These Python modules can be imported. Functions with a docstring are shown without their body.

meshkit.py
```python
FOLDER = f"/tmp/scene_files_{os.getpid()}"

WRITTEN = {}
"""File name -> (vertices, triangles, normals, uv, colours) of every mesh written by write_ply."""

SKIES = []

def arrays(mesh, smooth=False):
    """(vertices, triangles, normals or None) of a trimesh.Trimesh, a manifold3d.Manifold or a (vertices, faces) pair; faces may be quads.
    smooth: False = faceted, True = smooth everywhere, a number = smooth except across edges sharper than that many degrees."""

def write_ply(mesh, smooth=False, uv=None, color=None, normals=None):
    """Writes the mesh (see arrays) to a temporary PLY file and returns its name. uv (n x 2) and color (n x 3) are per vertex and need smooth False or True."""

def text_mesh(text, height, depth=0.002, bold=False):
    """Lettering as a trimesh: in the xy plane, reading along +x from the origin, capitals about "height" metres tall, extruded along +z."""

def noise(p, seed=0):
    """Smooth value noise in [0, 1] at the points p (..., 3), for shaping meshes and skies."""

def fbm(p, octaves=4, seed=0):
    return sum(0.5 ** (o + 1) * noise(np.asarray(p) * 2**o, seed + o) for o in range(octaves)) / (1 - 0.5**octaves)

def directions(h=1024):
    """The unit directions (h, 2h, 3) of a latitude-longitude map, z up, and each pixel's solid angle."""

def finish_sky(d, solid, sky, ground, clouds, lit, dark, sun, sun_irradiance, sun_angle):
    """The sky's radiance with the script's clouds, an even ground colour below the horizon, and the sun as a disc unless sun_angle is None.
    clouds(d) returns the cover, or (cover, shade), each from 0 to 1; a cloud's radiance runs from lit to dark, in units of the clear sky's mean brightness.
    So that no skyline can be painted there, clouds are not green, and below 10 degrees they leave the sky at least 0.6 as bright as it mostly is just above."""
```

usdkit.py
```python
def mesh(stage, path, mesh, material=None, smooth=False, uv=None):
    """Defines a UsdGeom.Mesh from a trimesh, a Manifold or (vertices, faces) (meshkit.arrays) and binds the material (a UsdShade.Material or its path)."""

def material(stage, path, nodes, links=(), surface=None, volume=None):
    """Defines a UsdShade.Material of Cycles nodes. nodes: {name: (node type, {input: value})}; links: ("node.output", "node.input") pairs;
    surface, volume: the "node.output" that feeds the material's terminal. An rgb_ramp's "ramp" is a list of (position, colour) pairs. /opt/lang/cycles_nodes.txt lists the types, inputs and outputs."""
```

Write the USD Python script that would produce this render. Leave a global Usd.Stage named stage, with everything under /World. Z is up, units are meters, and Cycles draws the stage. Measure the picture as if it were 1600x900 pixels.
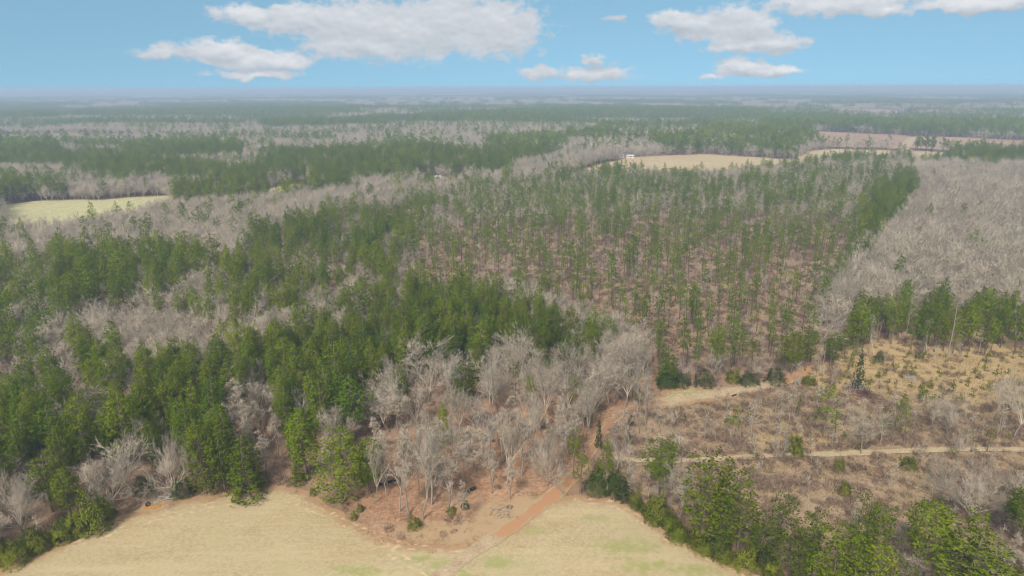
import math
import numpy as np
import shapely
import trimesh
import meshkit
import usdkit
from pxr import Gf, Sdf, Usd, UsdGeom, UsdLux, UsdShade, Vt

stage = Usd.Stage.CreateInMemory()
UsdGeom.SetStageUpAxis(stage, 'Z')
UsdGeom.SetStageMetersPerUnit(stage, 1.0)
UsdGeom.Xform.Define(stage, '/World')
UsdGeom.Scope.Define(stage, '/World/Looks')
T = Sdf.ValueTypeNames

# ------------------------------------------------------------------ camera
CAM_H, FOCAL = 90.0, 1067.0                     # metres above the field; focal length in units of 1/1600 of the width
PITCH = math.degrees(math.atan(313.5 / FOCAL))
ROLL = 0.25
EXPOSURE = 1.4
cam = UsdGeom.Camera.Define(stage, '/World/camera')
cam.CreateHorizontalApertureAttr(36.0)
cam.CreateFocalLengthAttr(36.0 * FOCAL / 1600)
cam.CreateClippingRangeAttr(Gf.Vec2f(1, 200000))
cam.CreateExposureAttr(EXPOSURE)
_x = UsdGeom.Xformable(cam)
_x.AddTranslateOp().Set((0, 0, CAM_H))
_x.AddRotateXOp().Set(90 - PITCH)
_x.AddRotateZOp().Set(-ROLL)

# ------------------------------------------------------------------ sky and sun
SUN_EL, SUN_AZ = math.radians(45), math.radians(-160)      # soft light from behind the camera, a little to the left
SKY_STRENGTH = 0.08


def px_dir(px, py):
    """Azimuth and elevation in degrees of a place in the sky, from its place in the photograph."""
    u, v = (px - 800) / FOCAL, (450 - py) / FOCAL
    cr, sr = math.cos(math.radians(-ROLL)), math.sin(math.radians(-ROLL))
    u, v = u * cr - v * sr, u * sr + v * cr
    p = math.radians(PITCH)
    f, up = math.cos(p) + v * math.sin(p), v * math.cos(p) - math.sin(p)
    return math.degrees(math.atan2(u, f)), math.degrees(math.atan2(up, math.hypot(u, f)))


CLOUDS = [  # px, py, half width, half height
    (400, 24, 62, 15), (470, 30, 80, 24), (560, 36, 100, 34), (640, 50, 110, 42), (700, 28, 66, 40), (770, 44, 82, 46), (560, 72, 90, 22),
    (262, 82, 74, 15, 0.3), (335, 82, 58, 20), (395, 94, 66, 17), (440, 97, 50, 14), (398, 116, 68, 7),
    (1058, 34, 44, 17), (1100, 40, 50, 24), (1150, 44, 58, 33), (1205, 68, 46, 17), (1160, 70, 58, 12),
    (1165, 106, 44, 14), (1205, 112, 42, 9), (1112, 120, 30, 9, 0.45),
    (848, 114, 46, 15, 0.22), (935, 116, 74, 13, 0.12), (930, 98, 32, 15, 0.3),
    (1310, 6, 100, 15), (1385, 14, 40, 12), (1530, 6, 86, 11), (962, 28, 34, 14, 0.5),
    (-420, 40, 160, 26), (2000, 60, 130, 26), (2250, 20, 150, 22), (-700, 80, 130, 16),
]
n = {
    'tc': ('texture_coordinate', {}), 'sep': ('separate_xyz', {}),
    'lift': ('vector_math', {'math_type': 'multiply_add', 'vector2': (1, 1, 0.75), 'vector3': (0, 0, 0.32)}),
    'unit': ('vector_math', {'math_type': 'normalize'}),
    'sky': ('sky_texture', {'sky_type': 'single_scattering', 'sun_disc': False, 'sun_elevation': SUN_EL, 'sun_rotation': SUN_AZ % (2 * math.pi), 'aerosol_density': 0.4, 'ozone_density': 2.0}),
    'az': ('math', {'math_type': 'arctan2'}), 'el': ('math', {'math_type': 'arcsine'}),
    'azd': ('math', {'math_type': 'multiply', 'value2': 180 / math.pi}), 'eld': ('math', {'math_type': 'multiply', 'value2': 180 / math.pi}),
    'ae': ('combine_xyz', {'z': 0.0}),
    'nsc': ('vector_math', {'math_type': 'multiply', 'vector2': (1.0, 1.5, 1.0)}),
    'n1': ('noise_texture', {'scale': 0.55, 'detail': 7.0, 'roughness': 0.56}),
    'n2': ('noise_texture', {'scale': 0.95, 'detail': 7.0, 'roughness': 0.5}),
    'w0': ('vector_math', {'math_type': 'subtract', 'vector2': (0.5, 0.5, 0.5)}),
    'warp': ('vector_math', {'math_type': 'multiply_add', 'vector2': (2.6, 1.3, 0)}),
}
l = [('tc.generated', 'lift.vector1'), ('lift.vector', 'unit.vector1'), ('unit.vector', 'sky.vector'), ('tc.generated', 'sep.vector'),
     ('sep.x', 'az.value1'), ('sep.y', 'az.value2'), ('sep.z', 'el.value1'), ('az.value', 'azd.value1'), ('el.value', 'eld.value1'),
     ('azd.value', 'ae.x'), ('eld.value', 'ae.y'), ('ae.vector', 'nsc.vector1'), ('nsc.vector', 'n1.vector'), ('nsc.vector', 'n2.vector'),
     ('n1.color', 'w0.vector1'), ('w0.vector', 'warp.vector1'), ('ae.vector', 'warp.vector3')]
last, lasty = None, None
deg = math.degrees(1 / FOCAL)
for i, (cx, cy, hw, hh, *thin) in enumerate(CLOUDS):
    a, e = px_dir(cx, cy)
    sx, sy = 1 / (hw * deg * 1.12), 1 / (hh * deg * 1.12)
    n[f'm{i}'] = ('mapping', {'mapping_type': 'point', 'location': (-a * sx, -e * sy, 0), 'scale': (sx, sy, 0)})
    n[f'l{i}'] = ('vector_math', {'math_type': 'length'})
    n[f'v{i}'] = ('mapping', {'mapping_type': 'point', 'location': (-a * sx, (0.5 - e) * sy, 0), 'scale': (sx, sy, 0)})       # the same, half a degree higher: tells a cloud's top from its base
    n[f'u{i}'] = ('vector_math', {'math_type': 'length'})
    l += [('warp.vector', f'm{i}.vector'), (f'm{i}.vector', f'l{i}.vector1'), ('warp.vector', f'v{i}.vector'), (f'v{i}.vector', f'u{i}.vector1')]
    if thin:
        n[f't{i}'] = ('math', {'math_type': 'add', 'value2': thin[0]})
        l.append((f'l{i}.value', f't{i}.value1'))
    if last is None:
        last, last2 = f'l{i}.value', f'u{i}.value'
    else:
        n[f'q{i}'] = ('math', {'math_type': 'smoothmin', 'value3': 0.25})
        l += [(last, f'q{i}.value1'), (f't{i}.value' if thin else f'l{i}.value', f'q{i}.value2')]
        last = f'q{i}.value'
        n[f'p{i}'] = ('math', {'math_type': 'smoothmin', 'value3': 0.25})
        l += [(last2, f'p{i}.value1'), (f'u{i}.value', f'p{i}.value2')]
        last2 = f'p{i}.value'
n.update({
    # high thin cloud above the frame, as the soft light of the photograph implies
    'hn': ('noise_texture', {'scale': 2.2, 'detail': 5.0, 'roughness': 0.55}),
    'hr': ('map_range', {'range_type': 'smoothstep', 'from_min': 0.30, 'from_max': 0.52, 'clamp': True}),
    'he': ('map_range', {'range_type': 'smoothstep', 'from_min': 9.0, 'from_max': 22.0, 'clamp': True}),
    'hm': ('math', {'math_type': 'multiply'}),
    'edge': ('math', {'math_type': 'multiply_add', 'value2': 1.25}), 'edge0': ('math', {'math_type': 'subtract', 'value2': 0.46}),
    'cov': ('map_range', {'range_type': 'smoothstep', 'from_min': 1.08, 'from_max': 0.6, 'to_min': 0.0, 'to_max': 0.96, 'clamp': True}),
    'cmax': ('math', {'math_type': 'maximum'}),
    # a cloud is white on its heaped tops and greyer towards its flat base
    'up': ('vector_math', {'math_type': 'add', 'vector2': (0.1, 0.42, 0)}), 'n3': ('noise_texture', {'scale': 0.42, 'detail': 5.0, 'roughness': 0.5}), 'n4': ('noise_texture', {'scale': 0.42, 'detail': 5.0, 'roughness': 0.5}),
    'dn': ('math', {'math_type': 'subtract'}), 'dl': ('math', {'math_type': 'subtract'}), 'dk': ('math', {'math_type': 'multiply_add', 'value2': 0.42, 'value3': 0.46}), 'ds': ('math', {'math_type': 'multiply_add', 'value2': 1.0}),
    'shr': ('rgb_ramp', {'ramp': [(0.0, (0.185, 0.205, 0.235)), (0.3, (0.235, 0.255, 0.28)), (0.55, (0.29, 0.305, 0.325)), (0.8, (0.36, 0.368, 0.38)), (1.0, (0.40, 0.40, 0.405))]}),
    'cs': ('mix_color', {'blend_type': 'multiply', 'fac': 1.0, 'b': (10.6, 10.6, 10.6), 'use_clamp': False}),
    'tint': ('mix_color', {'blend_type': 'multiply', 'fac': 1.0, 'b': (0.87, 0.99, 0.80), 'use_clamp': False}),
    'mix': ('mix_color', {'use_clamp': False}), 'bg': ('background_shader', {'strength': SKY_STRENGTH}),
})
l += [('tc.generated', 'hn.vector'), ('hn.fac', 'hr.value'), ('eld.value', 'he.value'), ('hr.result', 'hm.value1'), ('he.result', 'hm.value2'),
      ('n2.fac', 'edge0.value1'), ('edge0.value', 'edge.value1'), (last, 'edge.value3'), ('edge.value', 'cov.value'), ('cov.result', 'cmax.value1'), ('hm.value', 'cmax.value2'),
      ('nsc.vector', 'up.vector1'), ('up.vector', 'n3.vector'), ('nsc.vector', 'n4.vector'), ('n4.fac', 'dn.value2'), ('n3.fac', 'dn.value1'), (last2, 'dl.value1'), (last, 'dl.value2'), ('dl.value', 'dk.value1'), ('dn.value', 'ds.value1'), ('dk.value', 'ds.value3'), ('ds.value', 'shr.fac'), ('shr.color', 'cs.a'), ('sky.color', 'tint.a'), ('tint.result', 'mix.a'), ('cs.result', 'mix.b'), ('cmax.value', 'mix.fac'), ('mix.result', 'bg.color')]
sky_look = usdkit.material(stage, '/World/Looks/sky_look', n, l, surface='bg.background')
dome = UsdLux.DomeLight.Define(stage, '/World/sky')
UsdShade.MaterialBindingAPI.Apply(dome.GetPrim()).Bind(sky_look)
sun = UsdLux.DistantLight.Define(stage, '/World/sun')
sun.CreateNormalizeAttr(True)
sun.CreateIntensityAttr(0.4)
sun.CreateAngleAttr(11.0)
sun.CreateColorAttr(Gf.Vec3f(1.0, 0.92, 0.80))
_x = UsdGeom.Xformable(sun)
_x.AddRotateZOp().Set(180 - math.degrees(SUN_AZ))
_x.AddRotateXOp().Set(90 - math.degrees(SUN_EL))

HAZE_DENSITY = 2.7e-4
FAR = 30000.0

# ------------------------------------------------------------------ ground shape and the map from the photograph to the ground


def height(x, y):
    """Gentle relief: almost level near the camera, low ridges further off."""
    x, y = np.asarray(x, float), np.asarray(y, float)
    d = np.hypot(x, y)
    a = np.clip((d - 350) / 900, 0, 1)
    a = a * a * (3 - 2 * a)
    p = np.stack([x / 420 + 3.1, y / 260 + 7.7, np.zeros_like(x)], -1)
    q = np.stack([x / 60, y / 60, np.zeros_like(x) + 5], -1)
    return a * 16 * (meshkit.fbm(p, 3, 4) - 0.5) + 0.9 * (meshkit.noise(q, 9) - 0.5)


def ray(px, py):
    u, v = (np.asarray(px, float) - 800) / FOCAL, (450 - np.asarray(py, float)) / FOCAL
    cr, sr = math.cos(math.radians(-ROLL)), math.sin(math.radians(-ROLL))
    u, v = u * cr - v * sr, u * sr + v * cr
    p = math.radians(PITCH)
    return u, math.cos(p) + v * math.sin(p), v * math.cos(p) - math.sin(p)


def at(px, py, above=0.0):
    """The point of the ground (or of a level ABOVE it) that the photograph shows at px, py (1600 x 900)."""
    dx, dy, dz = ray(px, py)
    dz = np.minimum(dz, -0.004)
    z = np.zeros(np.shape(dx)) + above
    for _ in range(12):
        t = (z - CAM_H) / dz
        z = 0.6 * z + 0.4 * (height(dx * t, dy * t) + above)
    t = (z - CAM_H) / dz
    return np.stack([dx * t, dy * t], -1)


def project(p):
    """Place in the photograph of points (n, 3); used only to know which trees are in view."""
    p = np.atleast_2d(p) - [0, 0, CAM_H]
    a = math.radians(PITCH)
    f = p[:, 1] * math.cos(a) - p[:, 2] * math.sin(a)
    up = p[:, 2] * math.cos(a) + p[:, 1] * math.sin(a)
    f = np.where(f > 1, f, np.nan)
    u, v = p[:, 0] / f, up / f
    cr, sr = math.cos(math.radians(ROLL)), math.sin(math.radians(ROLL))
    return np.stack([800 + FOCAL * (u * cr - v * sr), 450 - FOCAL * (u * sr + v * cr)], -1)


def area(points, above=0.0, ragged=0.0, seed=1, step=None):
    """A polygon of the ground from its outline in the photograph; RAGGED metres of uneven edge."""
    pts = at([p[0] for p in points], [p[1] for p in points], above)
    g = shapely.Polygon(pts).buffer(0)
    if ragged:
        g = g.segmentize(step or max(0.6, ragged * 0.6))
        parts = [q for q in (g.geoms if hasattr(g, 'geoms') else [g])]
        out = []
        for q in parts:
            c = np.array(q.exterior.coords)
            w = np.stack([c[:, 0], c[:, 1], np.zeros(len(c))], -1) / (ragged * 4)
            dx = meshkit.fbm(w, 4, seed) - 0.5
            dy = meshkit.fbm(w + 31.7, 4, seed + 3) - 0.5
            out.append(shapely.Polygon(c + 4 * ragged * np.stack([dx, dy], -1)).buffer(0))
        g = shapely.union_all(out)
    return g


# ------------------------------------------------------------------ helpers for prims
USED = {}


def numbered(name):
    k = USED.get(name, -1) + 1
    USED[name] = k
    return name if k == 0 else f'{name}_{k:03d}'


def tag(prim, label=None, category=None, group=None, kind=None):
    for k, v in (('label', label), ('category', category), ('group', group), ('kind', kind)):
        if v:
            prim.SetCustomDataByKey(k, v)
    return prim


def put(path, mesh, look, smooth=False, normals=None, attrs=None):
    m = usdkit.mesh(stage, path, mesh, look, smooth=smooth)
    if normals is not None:
        m.CreateNormalsAttr(Vt.Vec3fArray.FromNumpy(np.asarray(normals, np.float32)))
        m.SetNormalsInterpolation('vertex')
    for k, v in (attrs or {}).items():
        UsdGeom.PrimvarsAPI(m).CreatePrimvar(k, T.FloatArray, 'vertex').Set(Vt.FloatArray.FromNumpy(np.asarray(v, np.float32)))
    return m


def thing(name, loc, rot=0.0, scale=None, label=None, category=None, group=None, kind_of=None):
    path = '/World/' + numbered(name)
    x = UsdGeom.Xform.Define(stage, path)
    x.AddTranslateOp().Set(tuple(float(v) for v in loc))
    if rot:
        x.AddRotateZOp().Set(float(rot))
    if scale is not None:
        x.AddScaleOp().Set(tuple(float(v) for v in (scale if np.ndim(scale) else (scale,) * 3)))
    if kind_of:
        x.GetPrim().GetReferences().AddInternalReference(kind_of)
        x.GetPrim().SetInstanceable(True)
    tag(x.GetPrim(), label, category, group)
    return x


# ------------------------------------------------------------------ materials
def look(name, nodes, links, surface):
    return usdkit.material(stage, '/World/Looks/' + name, nodes, links, surface=surface)


def ground_look(name, stops, scale=0.05, fine=1.2, streak=None, extra=None, bump=0.25, grain=0.18):
    """Ground of several mingled colours: a broad noise picks the colour from STOPS, a fine one breaks it up.
    EXTRA: [(vertex attribute, colour)], mixed in where the attribute is 1."""
    nodes = {
        'g': ('geometry', {}),
        'b': ('noise_texture', {'scale': scale, 'detail': 8.0, 'roughness': 0.68}),
        'f': ('noise_texture', {'scale': fine, 'detail': 5.0, 'roughness': 0.7}),
        'add': ('math', {'math_type': 'multiply_add', 'value2': 0.45}), 'c': ('math', {'math_type': 'subtract', 'value2': 0.225}),
        'r': ('rgb_ramp', {'ramp': stops}),
        'fr': ('map_range', {'from_min': 0.3, 'from_max': 0.7, 'to_min': 1 - grain, 'to_max': 1 + grain, 'clamp': True}),
        'm': ('mix_color', {'blend_type': 'multiply', 'fac': 1.0, 'use_clamp': False}), 'fc': ('combine_xyz', {}),
        'bm': ('bump', {'strength': bump, 'distance': 0.25}),
        'd': ('principled_bsdf', {'roughness': 0.95, 'specular_ior_level': 0.1}),
    }
    links = [('g.position', 'b.vector'), ('g.position', 'f.vector'), ('f.fac', 'add.value1'), ('b.fac', 'c.value1'), ('c.value', 'add.value3'), ('add.value', 'r.fac'),
             ('f.fac', 'fr.value'), ('fr.result', 'fc.x'), ('fr.result', 'fc.y'), ('fr.result', 'fc.z'), ('r.color', 'm.a'), ('fc.vector', 'm.b'),
             ('f.fac', 'bm.height'), ('bm.normal', 'd.normal')]
    last = 'm.result'
    if streak:
        angle, colour, amount = streak
        nodes.update({'sm': ('mapping', {'mapping_type': 'point', 'rotation': (0, 0, angle), 'scale': (0.03, 0.28, 1)}), 's': ('noise_texture', {'scale': 1.0, 'detail': 6.0, 'roughness': 0.65}),
                      'sr': ('map_range', {'from_min': 0.45, 'from_max': 0.7, 'to_min': 0.0, 'to_max': amount, 'clamp': True}), 'sx': ('mix_color', {'b': colour})})
        links += [('g.position', 'sm.vector'), ('sm.vector', 's.vector'), ('s.fac', 'sr.value'), ('sr.result', 'sx.fac'), (last, 'sx.a')]
        last = 'sx.result'
    for k, (attr, colour) in enumerate(extra or []):
        nodes.update({f'a{k}': ('attribute', {'attribute': attr}), f'an{k}': ('noise_texture', {'scale': 0.5, 'detail': 6.0, 'roughness': 0.7}),
                      f'as{k}': ('math', {'math_type': 'multiply_add', 'value2': 1.6}), f'at{k}': ('math', {'math_type': 'subtract', 'value2': 0.8}),
                      f'ar{k}': ('map_range', {'range_type': 'smoothstep', 'from_min': 0.25, 'from_max': 0.75, 'clamp': True}), f'am{k}': ('mix_color', {'b': colour})})
        links += [('g.position', f'an{k}.vector'), (f'an{k}.fac', f'as{k}.value1'), (f'a{k}.fac', f'at{k}.value1'), (f'at{k}.value', f'as{k}.value3'),
                  (f'as{k}.value', f'ar{k}.value'), (f'ar{k}.result', f'am{k}.fac'), (last, f'am{k}.a')]
        last = f'am{k}.result'
    links.append((last, 'd.base_color'))
    return look(name, nodes, links, 'd.BSDF')


LITTER = [(0.25, (0.156, 0.098, 0.066)), (0.42, (0.265, 0.168, 0.109)), (0.55, (0.312, 0.211, 0.140)), (0.68, (0.257, 0.183, 0.129)), (0.8, (0.335, 0.265, 0.172))]
M_FLOOR = ground_look('forest_floor_look', LITTER, 0.03, 0.9, extra=[('far', (0.085, 0.092, 0.075))])
M_GROVE = ground_look('leaf_litter_look', [(0.25, (0.22, 0.125, 0.075)), (0.45, (0.35, 0.20, 0.12)), (0.6, (0.41, 0.25, 0.155)), (0.8, (0.44, 0.33, 0.22))], 0.09, 1.3, extra=[('rim', (0.42, 0.29, 0.17)), ('fade', (0.29, 0.19, 0.125))], grain=0.26)
M_PASTURE = ground_look('pasture_look', [(0.25, (0.33, 0.24, 0.125)), (0.42, (0.405, 0.315, 0.178)), (0.55, (0.435, 0.35, 0.208)), (0.64, (0.385, 0.33, 0.172)), (0.76, (0.32, 0.30, 0.135))], 0.035, 1.5,
                        streak=(0.45, (0.52, 0.41, 0.25), 0.65), extra=[('green', (0.315, 0.31, 0.12)), ('rim', (0.39, 0.245, 0.14)), ('wear', (0.58, 0.42, 0.27))], bump=0.03, grain=0.13)
M_BRUSH = ground_look('brush_land_look', [(0.25, (0.16, 0.105, 0.068)), (0.40, (0.265, 0.18, 0.118)), (0.52, (0.34, 0.245, 0.16)), (0.62, (0.29, 0.215, 0.115)), (0.70, (0.34, 0.235, 0.155)), (0.82, (0.40, 0.31, 0.18))], 0.10, 1.1, extra=[('straw', (0.43, 0.305, 0.155)), ('fade', (0.29, 0.19, 0.125))], grain=0.28)
M_DIRT = ground_look('dirt_look', [(0.3, (0.359, 0.257, 0.156)), (0.5, (0.429, 0.320, 0.203)), (0.7, (0.468, 0.367, 0.242))], 0.25, 1.8, extra=[('red', (0.43, 0.235, 0.125)), ('leafy', (0.343, 0.195, 0.117)), ('rut', (0.390, 0.335, 0.195))])
M_SOIL = ground_look('bare_soil_look', [(0.3, (0.390, 0.179, 0.058)), (0.6, (0.452, 0.234, 0.086)), (0.75, (0.359, 0.257, 0.109))], 0.3, 1.8, extra=[('rim', (0.390, 0.296, 0.172))])
M_FAR_FIELD = ground_look('far_field_look', [(0.3, (0.41, 0.315, 0.18)), (0.6, (0.465, 0.365, 0.225)), (0.8, (0.48, 0.345, 0.205))], 0.012, 0.2)
M_GREEN_FIELD = ground_look('green_field_look', [(0.3, (0.40, 0.37, 0.195)), (0.6, (0.445, 0.41, 0.22)), (0.8, (0.41, 0.37, 0.20))], 0.012, 0.2)
M_CUTOVER = ground_look('cutover_look', [(0.3, (0.281, 0.179, 0.125)), (0.5, (0.343, 0.226, 0.156)), (0.7, (0.390, 0.281, 0.195))], 0.012, 0.15)


def plant_look(name, a, b, other, attr, translucent=0.25, spread=0.3, dry=None):
    """Two leaf colours between which each plant falls at random, and OTHER (bark) where ATTR is 1."""
    nodes = {
        'o': ('object_info', {}), 'g': ('geometry', {}), 'n': ('noise_texture', {'scale': 0.012, 'detail': 3.0}), 'h': ('math', {'math_type': 'multiply_add', 'value2': 0.7}), 'k': ('math', {'math_type': 'multiply_add', 'value2': 0.7, 'value3': -0.2}),
        'ab': ('mix_color', {'a': a, 'b': b}),
        'w': ('white_noise_texture', {'dimensions': '1D'}), 'v': ('map_range', {'to_min': 1 - spread, 'to_max': 1 + spread}), 'vc': ('combine_xyz', {}), 'vm': ('mix_color', {'blend_type': 'multiply', 'fac': 1.0, 'use_clamp': False}),
        'at': ('attribute', {'attribute': attr}), 'x': ('mix_color', {'b': other}),
        'd': ('diffuse_bsdf', {}), 't': ('translucent_bsdf', {}), 'mc': ('mix_closure', {'fac': translucent}),
    }
    links = [('g.position', 'n.vector'), ('n.fac', 'k.value1'), ('o.random', 'h.value1'), ('k.value', 'h.value3'), ('h.value', 'ab.fac'), ('o.random', 'w.w'), ('w.value', 'v.value'), ('v.result', 'vc.x'), ('v.result', 'vc.y'), ('v.result', 'vc.z'),
             ('ab.result', 'vm.a'), ('vc.vector', 'vm.b'), ('at.fac', 'x.fac'), ('vm.result', 'x.a'), ('x.result', 'd.color'), ('x.result', 't.color'), ('d.BSDF', 'mc.closure1'), ('t.BSDF', 'mc.closure2')]
    return look(name, nodes, links, 'mc.closure')


M_PINE = plant_look('pine_look', (0.125, 0.220, 0.014), (0.290, 0.340, 0.016), (0.22, 0.17, 0.135), 'bark', 0.30, 0.22)
M_PINE_THIN = plant_look('thin_pine_look', (0.130, 0.235, 0.016), (0.270, 0.345, 0.020), (0.24, 0.19, 0.15), 'bark', 0.32, 0.22)
M_BARK = plant_look('pine_bark_look', (0.19, 0.145, 0.115), (0.28, 0.22, 0.18), (0.2, 0.15, 0.12), 'bark', 0.0, 0.2)
M_BARE = plant_look('bare_tree_look', (0.43, 0.375, 0.305), (0.68, 0.62, 0.515), (0.585, 0.505, 0.405), 'twig', 0.2, 0.22)
M_TRUNK = plant_look('grey_bark_look', (0.24, 0.205, 0.17), (0.34, 0.305, 0.26), (0.3, 0.26, 0.22), 'twig', 0.0, 0.15)
M_WHITE = plant_look('pale_bark_look', (0.452, 0.429, 0.390), (0.515, 0.491, 0.452), (0.390, 0.351, 0.312), 'twig', 0.08, 0.08)
M_BROWN = plant_look('dry_leaf_look', (0.281, 0.164, 0.094), (0.328, 0.211, 0.133), (0.234, 0.156, 0.109), 'twig', 0.2, 0.15)
M_BRUSHWOOD = plant_look('brushwood_look', (0.312, 0.218, 0.156), (0.406, 0.320, 0.250), (0.328, 0.234, 0.179), 'twig', 0.2, 0.22)
M_SHRUB = plant_look('shrub_look', (0.15, 0.20, 0.022), (0.28, 0.29, 0.035), (0.2, 0.16, 0.12), 'bark', 0.25, 0.2)
M_SEEDLING = plant_look('seedling_look', (0.22, 0.235, 0.04), (0.36, 0.33, 0.07), (0.2, 0.16, 0.12), 'bark', 0.25, 0.2)
M_DARK = plant_look('dark_shrub_look', (0.06, 0.10, 0.028), (0.11, 0.15, 0.038), (0.2, 0.16, 0.12), 'bark', 0.2, 0.2)
M_STRAW = plant_look('straw_look', (0.406, 0.296, 0.156), (0.468, 0.374, 0.211), (0.312, 0.234, 0.156), 'bark', 0.2, 0.2)
M_RUSSET = plant_look('russet_look', (0.328, 0.117, 0.047), (0.374, 0.172, 0.078), (0.234, 0.156, 0.109), 'twig', 0.2, 0.1)


def plain(name, colour, rough=0.7, metallic=0.0, grain=0.15):
    nodes = {'g': ('geometry', {}), 'n': ('noise_texture', {'scale': 1.5, 'detail': 5.0, 'roughness': 0.65}), 'r': ('map_range', {'from_min': 0.3, 'from_max': 0.7, 'to_min': 1 - grain, 'to_max': 1 + grain, 'clamp': True}), 'c': ('combine_xyz', {}),
             'm': ('mix_color', {'blend_type': 'multiply', 'fac': 1.0, 'a': colour, 'use_clamp': False}), 'd': ('principled_bsdf', {'roughness': rough, 'metallic': metallic})}
    return look(name, nodes, [('g.position', 'n.vector'), ('n.fac', 'r.value'), ('r.result', 'c.x'), ('r.result', 'c.y'), ('r.result', 'c.z'), ('c.vector', 'm.b'), ('m.result', 'd.base_color')], 'd.BSDF')


M_LOG = plain('charred_log_look', (0.035, 0.03, 0.028), 0.9, 0, 0.4)
M_DEADWOOD = plain('dead_wood_look', (0.40, 0.36, 0.31), 0.9, 0, 0.25)
M_WHITE_PAINT = plain('white_paint_look', (0.80, 0.80, 0.78), 0.5)
M_METAL_ROOF = plain('pale_metal_roof_look', (0.52, 0.54, 0.56), 0.4, 0.0, 0.06)
M_GREY_ROOF = plain('grey_roof_look', (0.33, 0.31, 0.30), 0.8)
M_WALL = plain('siding_look', (0.62, 0.58, 0.52), 0.8)
M_BRICK = plain('red_wall_look', (0.30, 0.14, 0.10), 0.85)
M_WINDOW = plain('window_look', (0.05, 0.06, 0.07), 0.15, 0, 0.05)
M_DOOR = plain('door_look', (0.35, 0.28, 0.22), 0.6)
M_RUBBER = plain('black_rubber_look', (0.02, 0.02, 0.022), 0.6)

# ------------------------------------------------------------------ ground, fields and tracks
rr = np.concatenate([[0.0], np.geomspace(6, FAR, 330)])
aa = np.linspace(0, 2 * math.pi, 420, endpoint=False)
gx, gy = np.outer(rr[1:], np.sin(aa)), np.outer(rr[1:], np.cos(aa))
v = np.concatenate([[[0, 0, 0]], np.stack([gx, gy, np.zeros_like(gx)], -1).reshape(-1, 3)])
v[:, 2] = height(v[:, 0], v[:, 1]) * np.clip((FAR - np.hypot(v[:, 0], v[:, 1])) / 20000, 0, 1)
na = len(aa)
f = [[0, 1 + (k + 1) % na, 1 + k] for k in range(na)]
i, k = np.meshgrid(np.arange(len(rr) - 2), np.arange(na), indexing='ij')
p0, p1 = 1 + i * na + k, 1 + i * na + (k + 1) % na
q = np.stack([p0, p1, p1 + na, p0 + na], -1).reshape(-1, 4)
f = np.concatenate([np.array(f), q[:, [0, 1, 2]], q[:, [0, 2, 3]]])
tag(put('/World/ground', (v, f), M_FLOOR, smooth=True, attrs={'far': np.clip((np.hypot(v[:, 0], v[:, 1]) - 2500) / 3000, 0, 1) * 0.9}).GetPrim(), 'leaf strewn forest floor running out to the horizon', 'ground', kind='structure')


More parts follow.
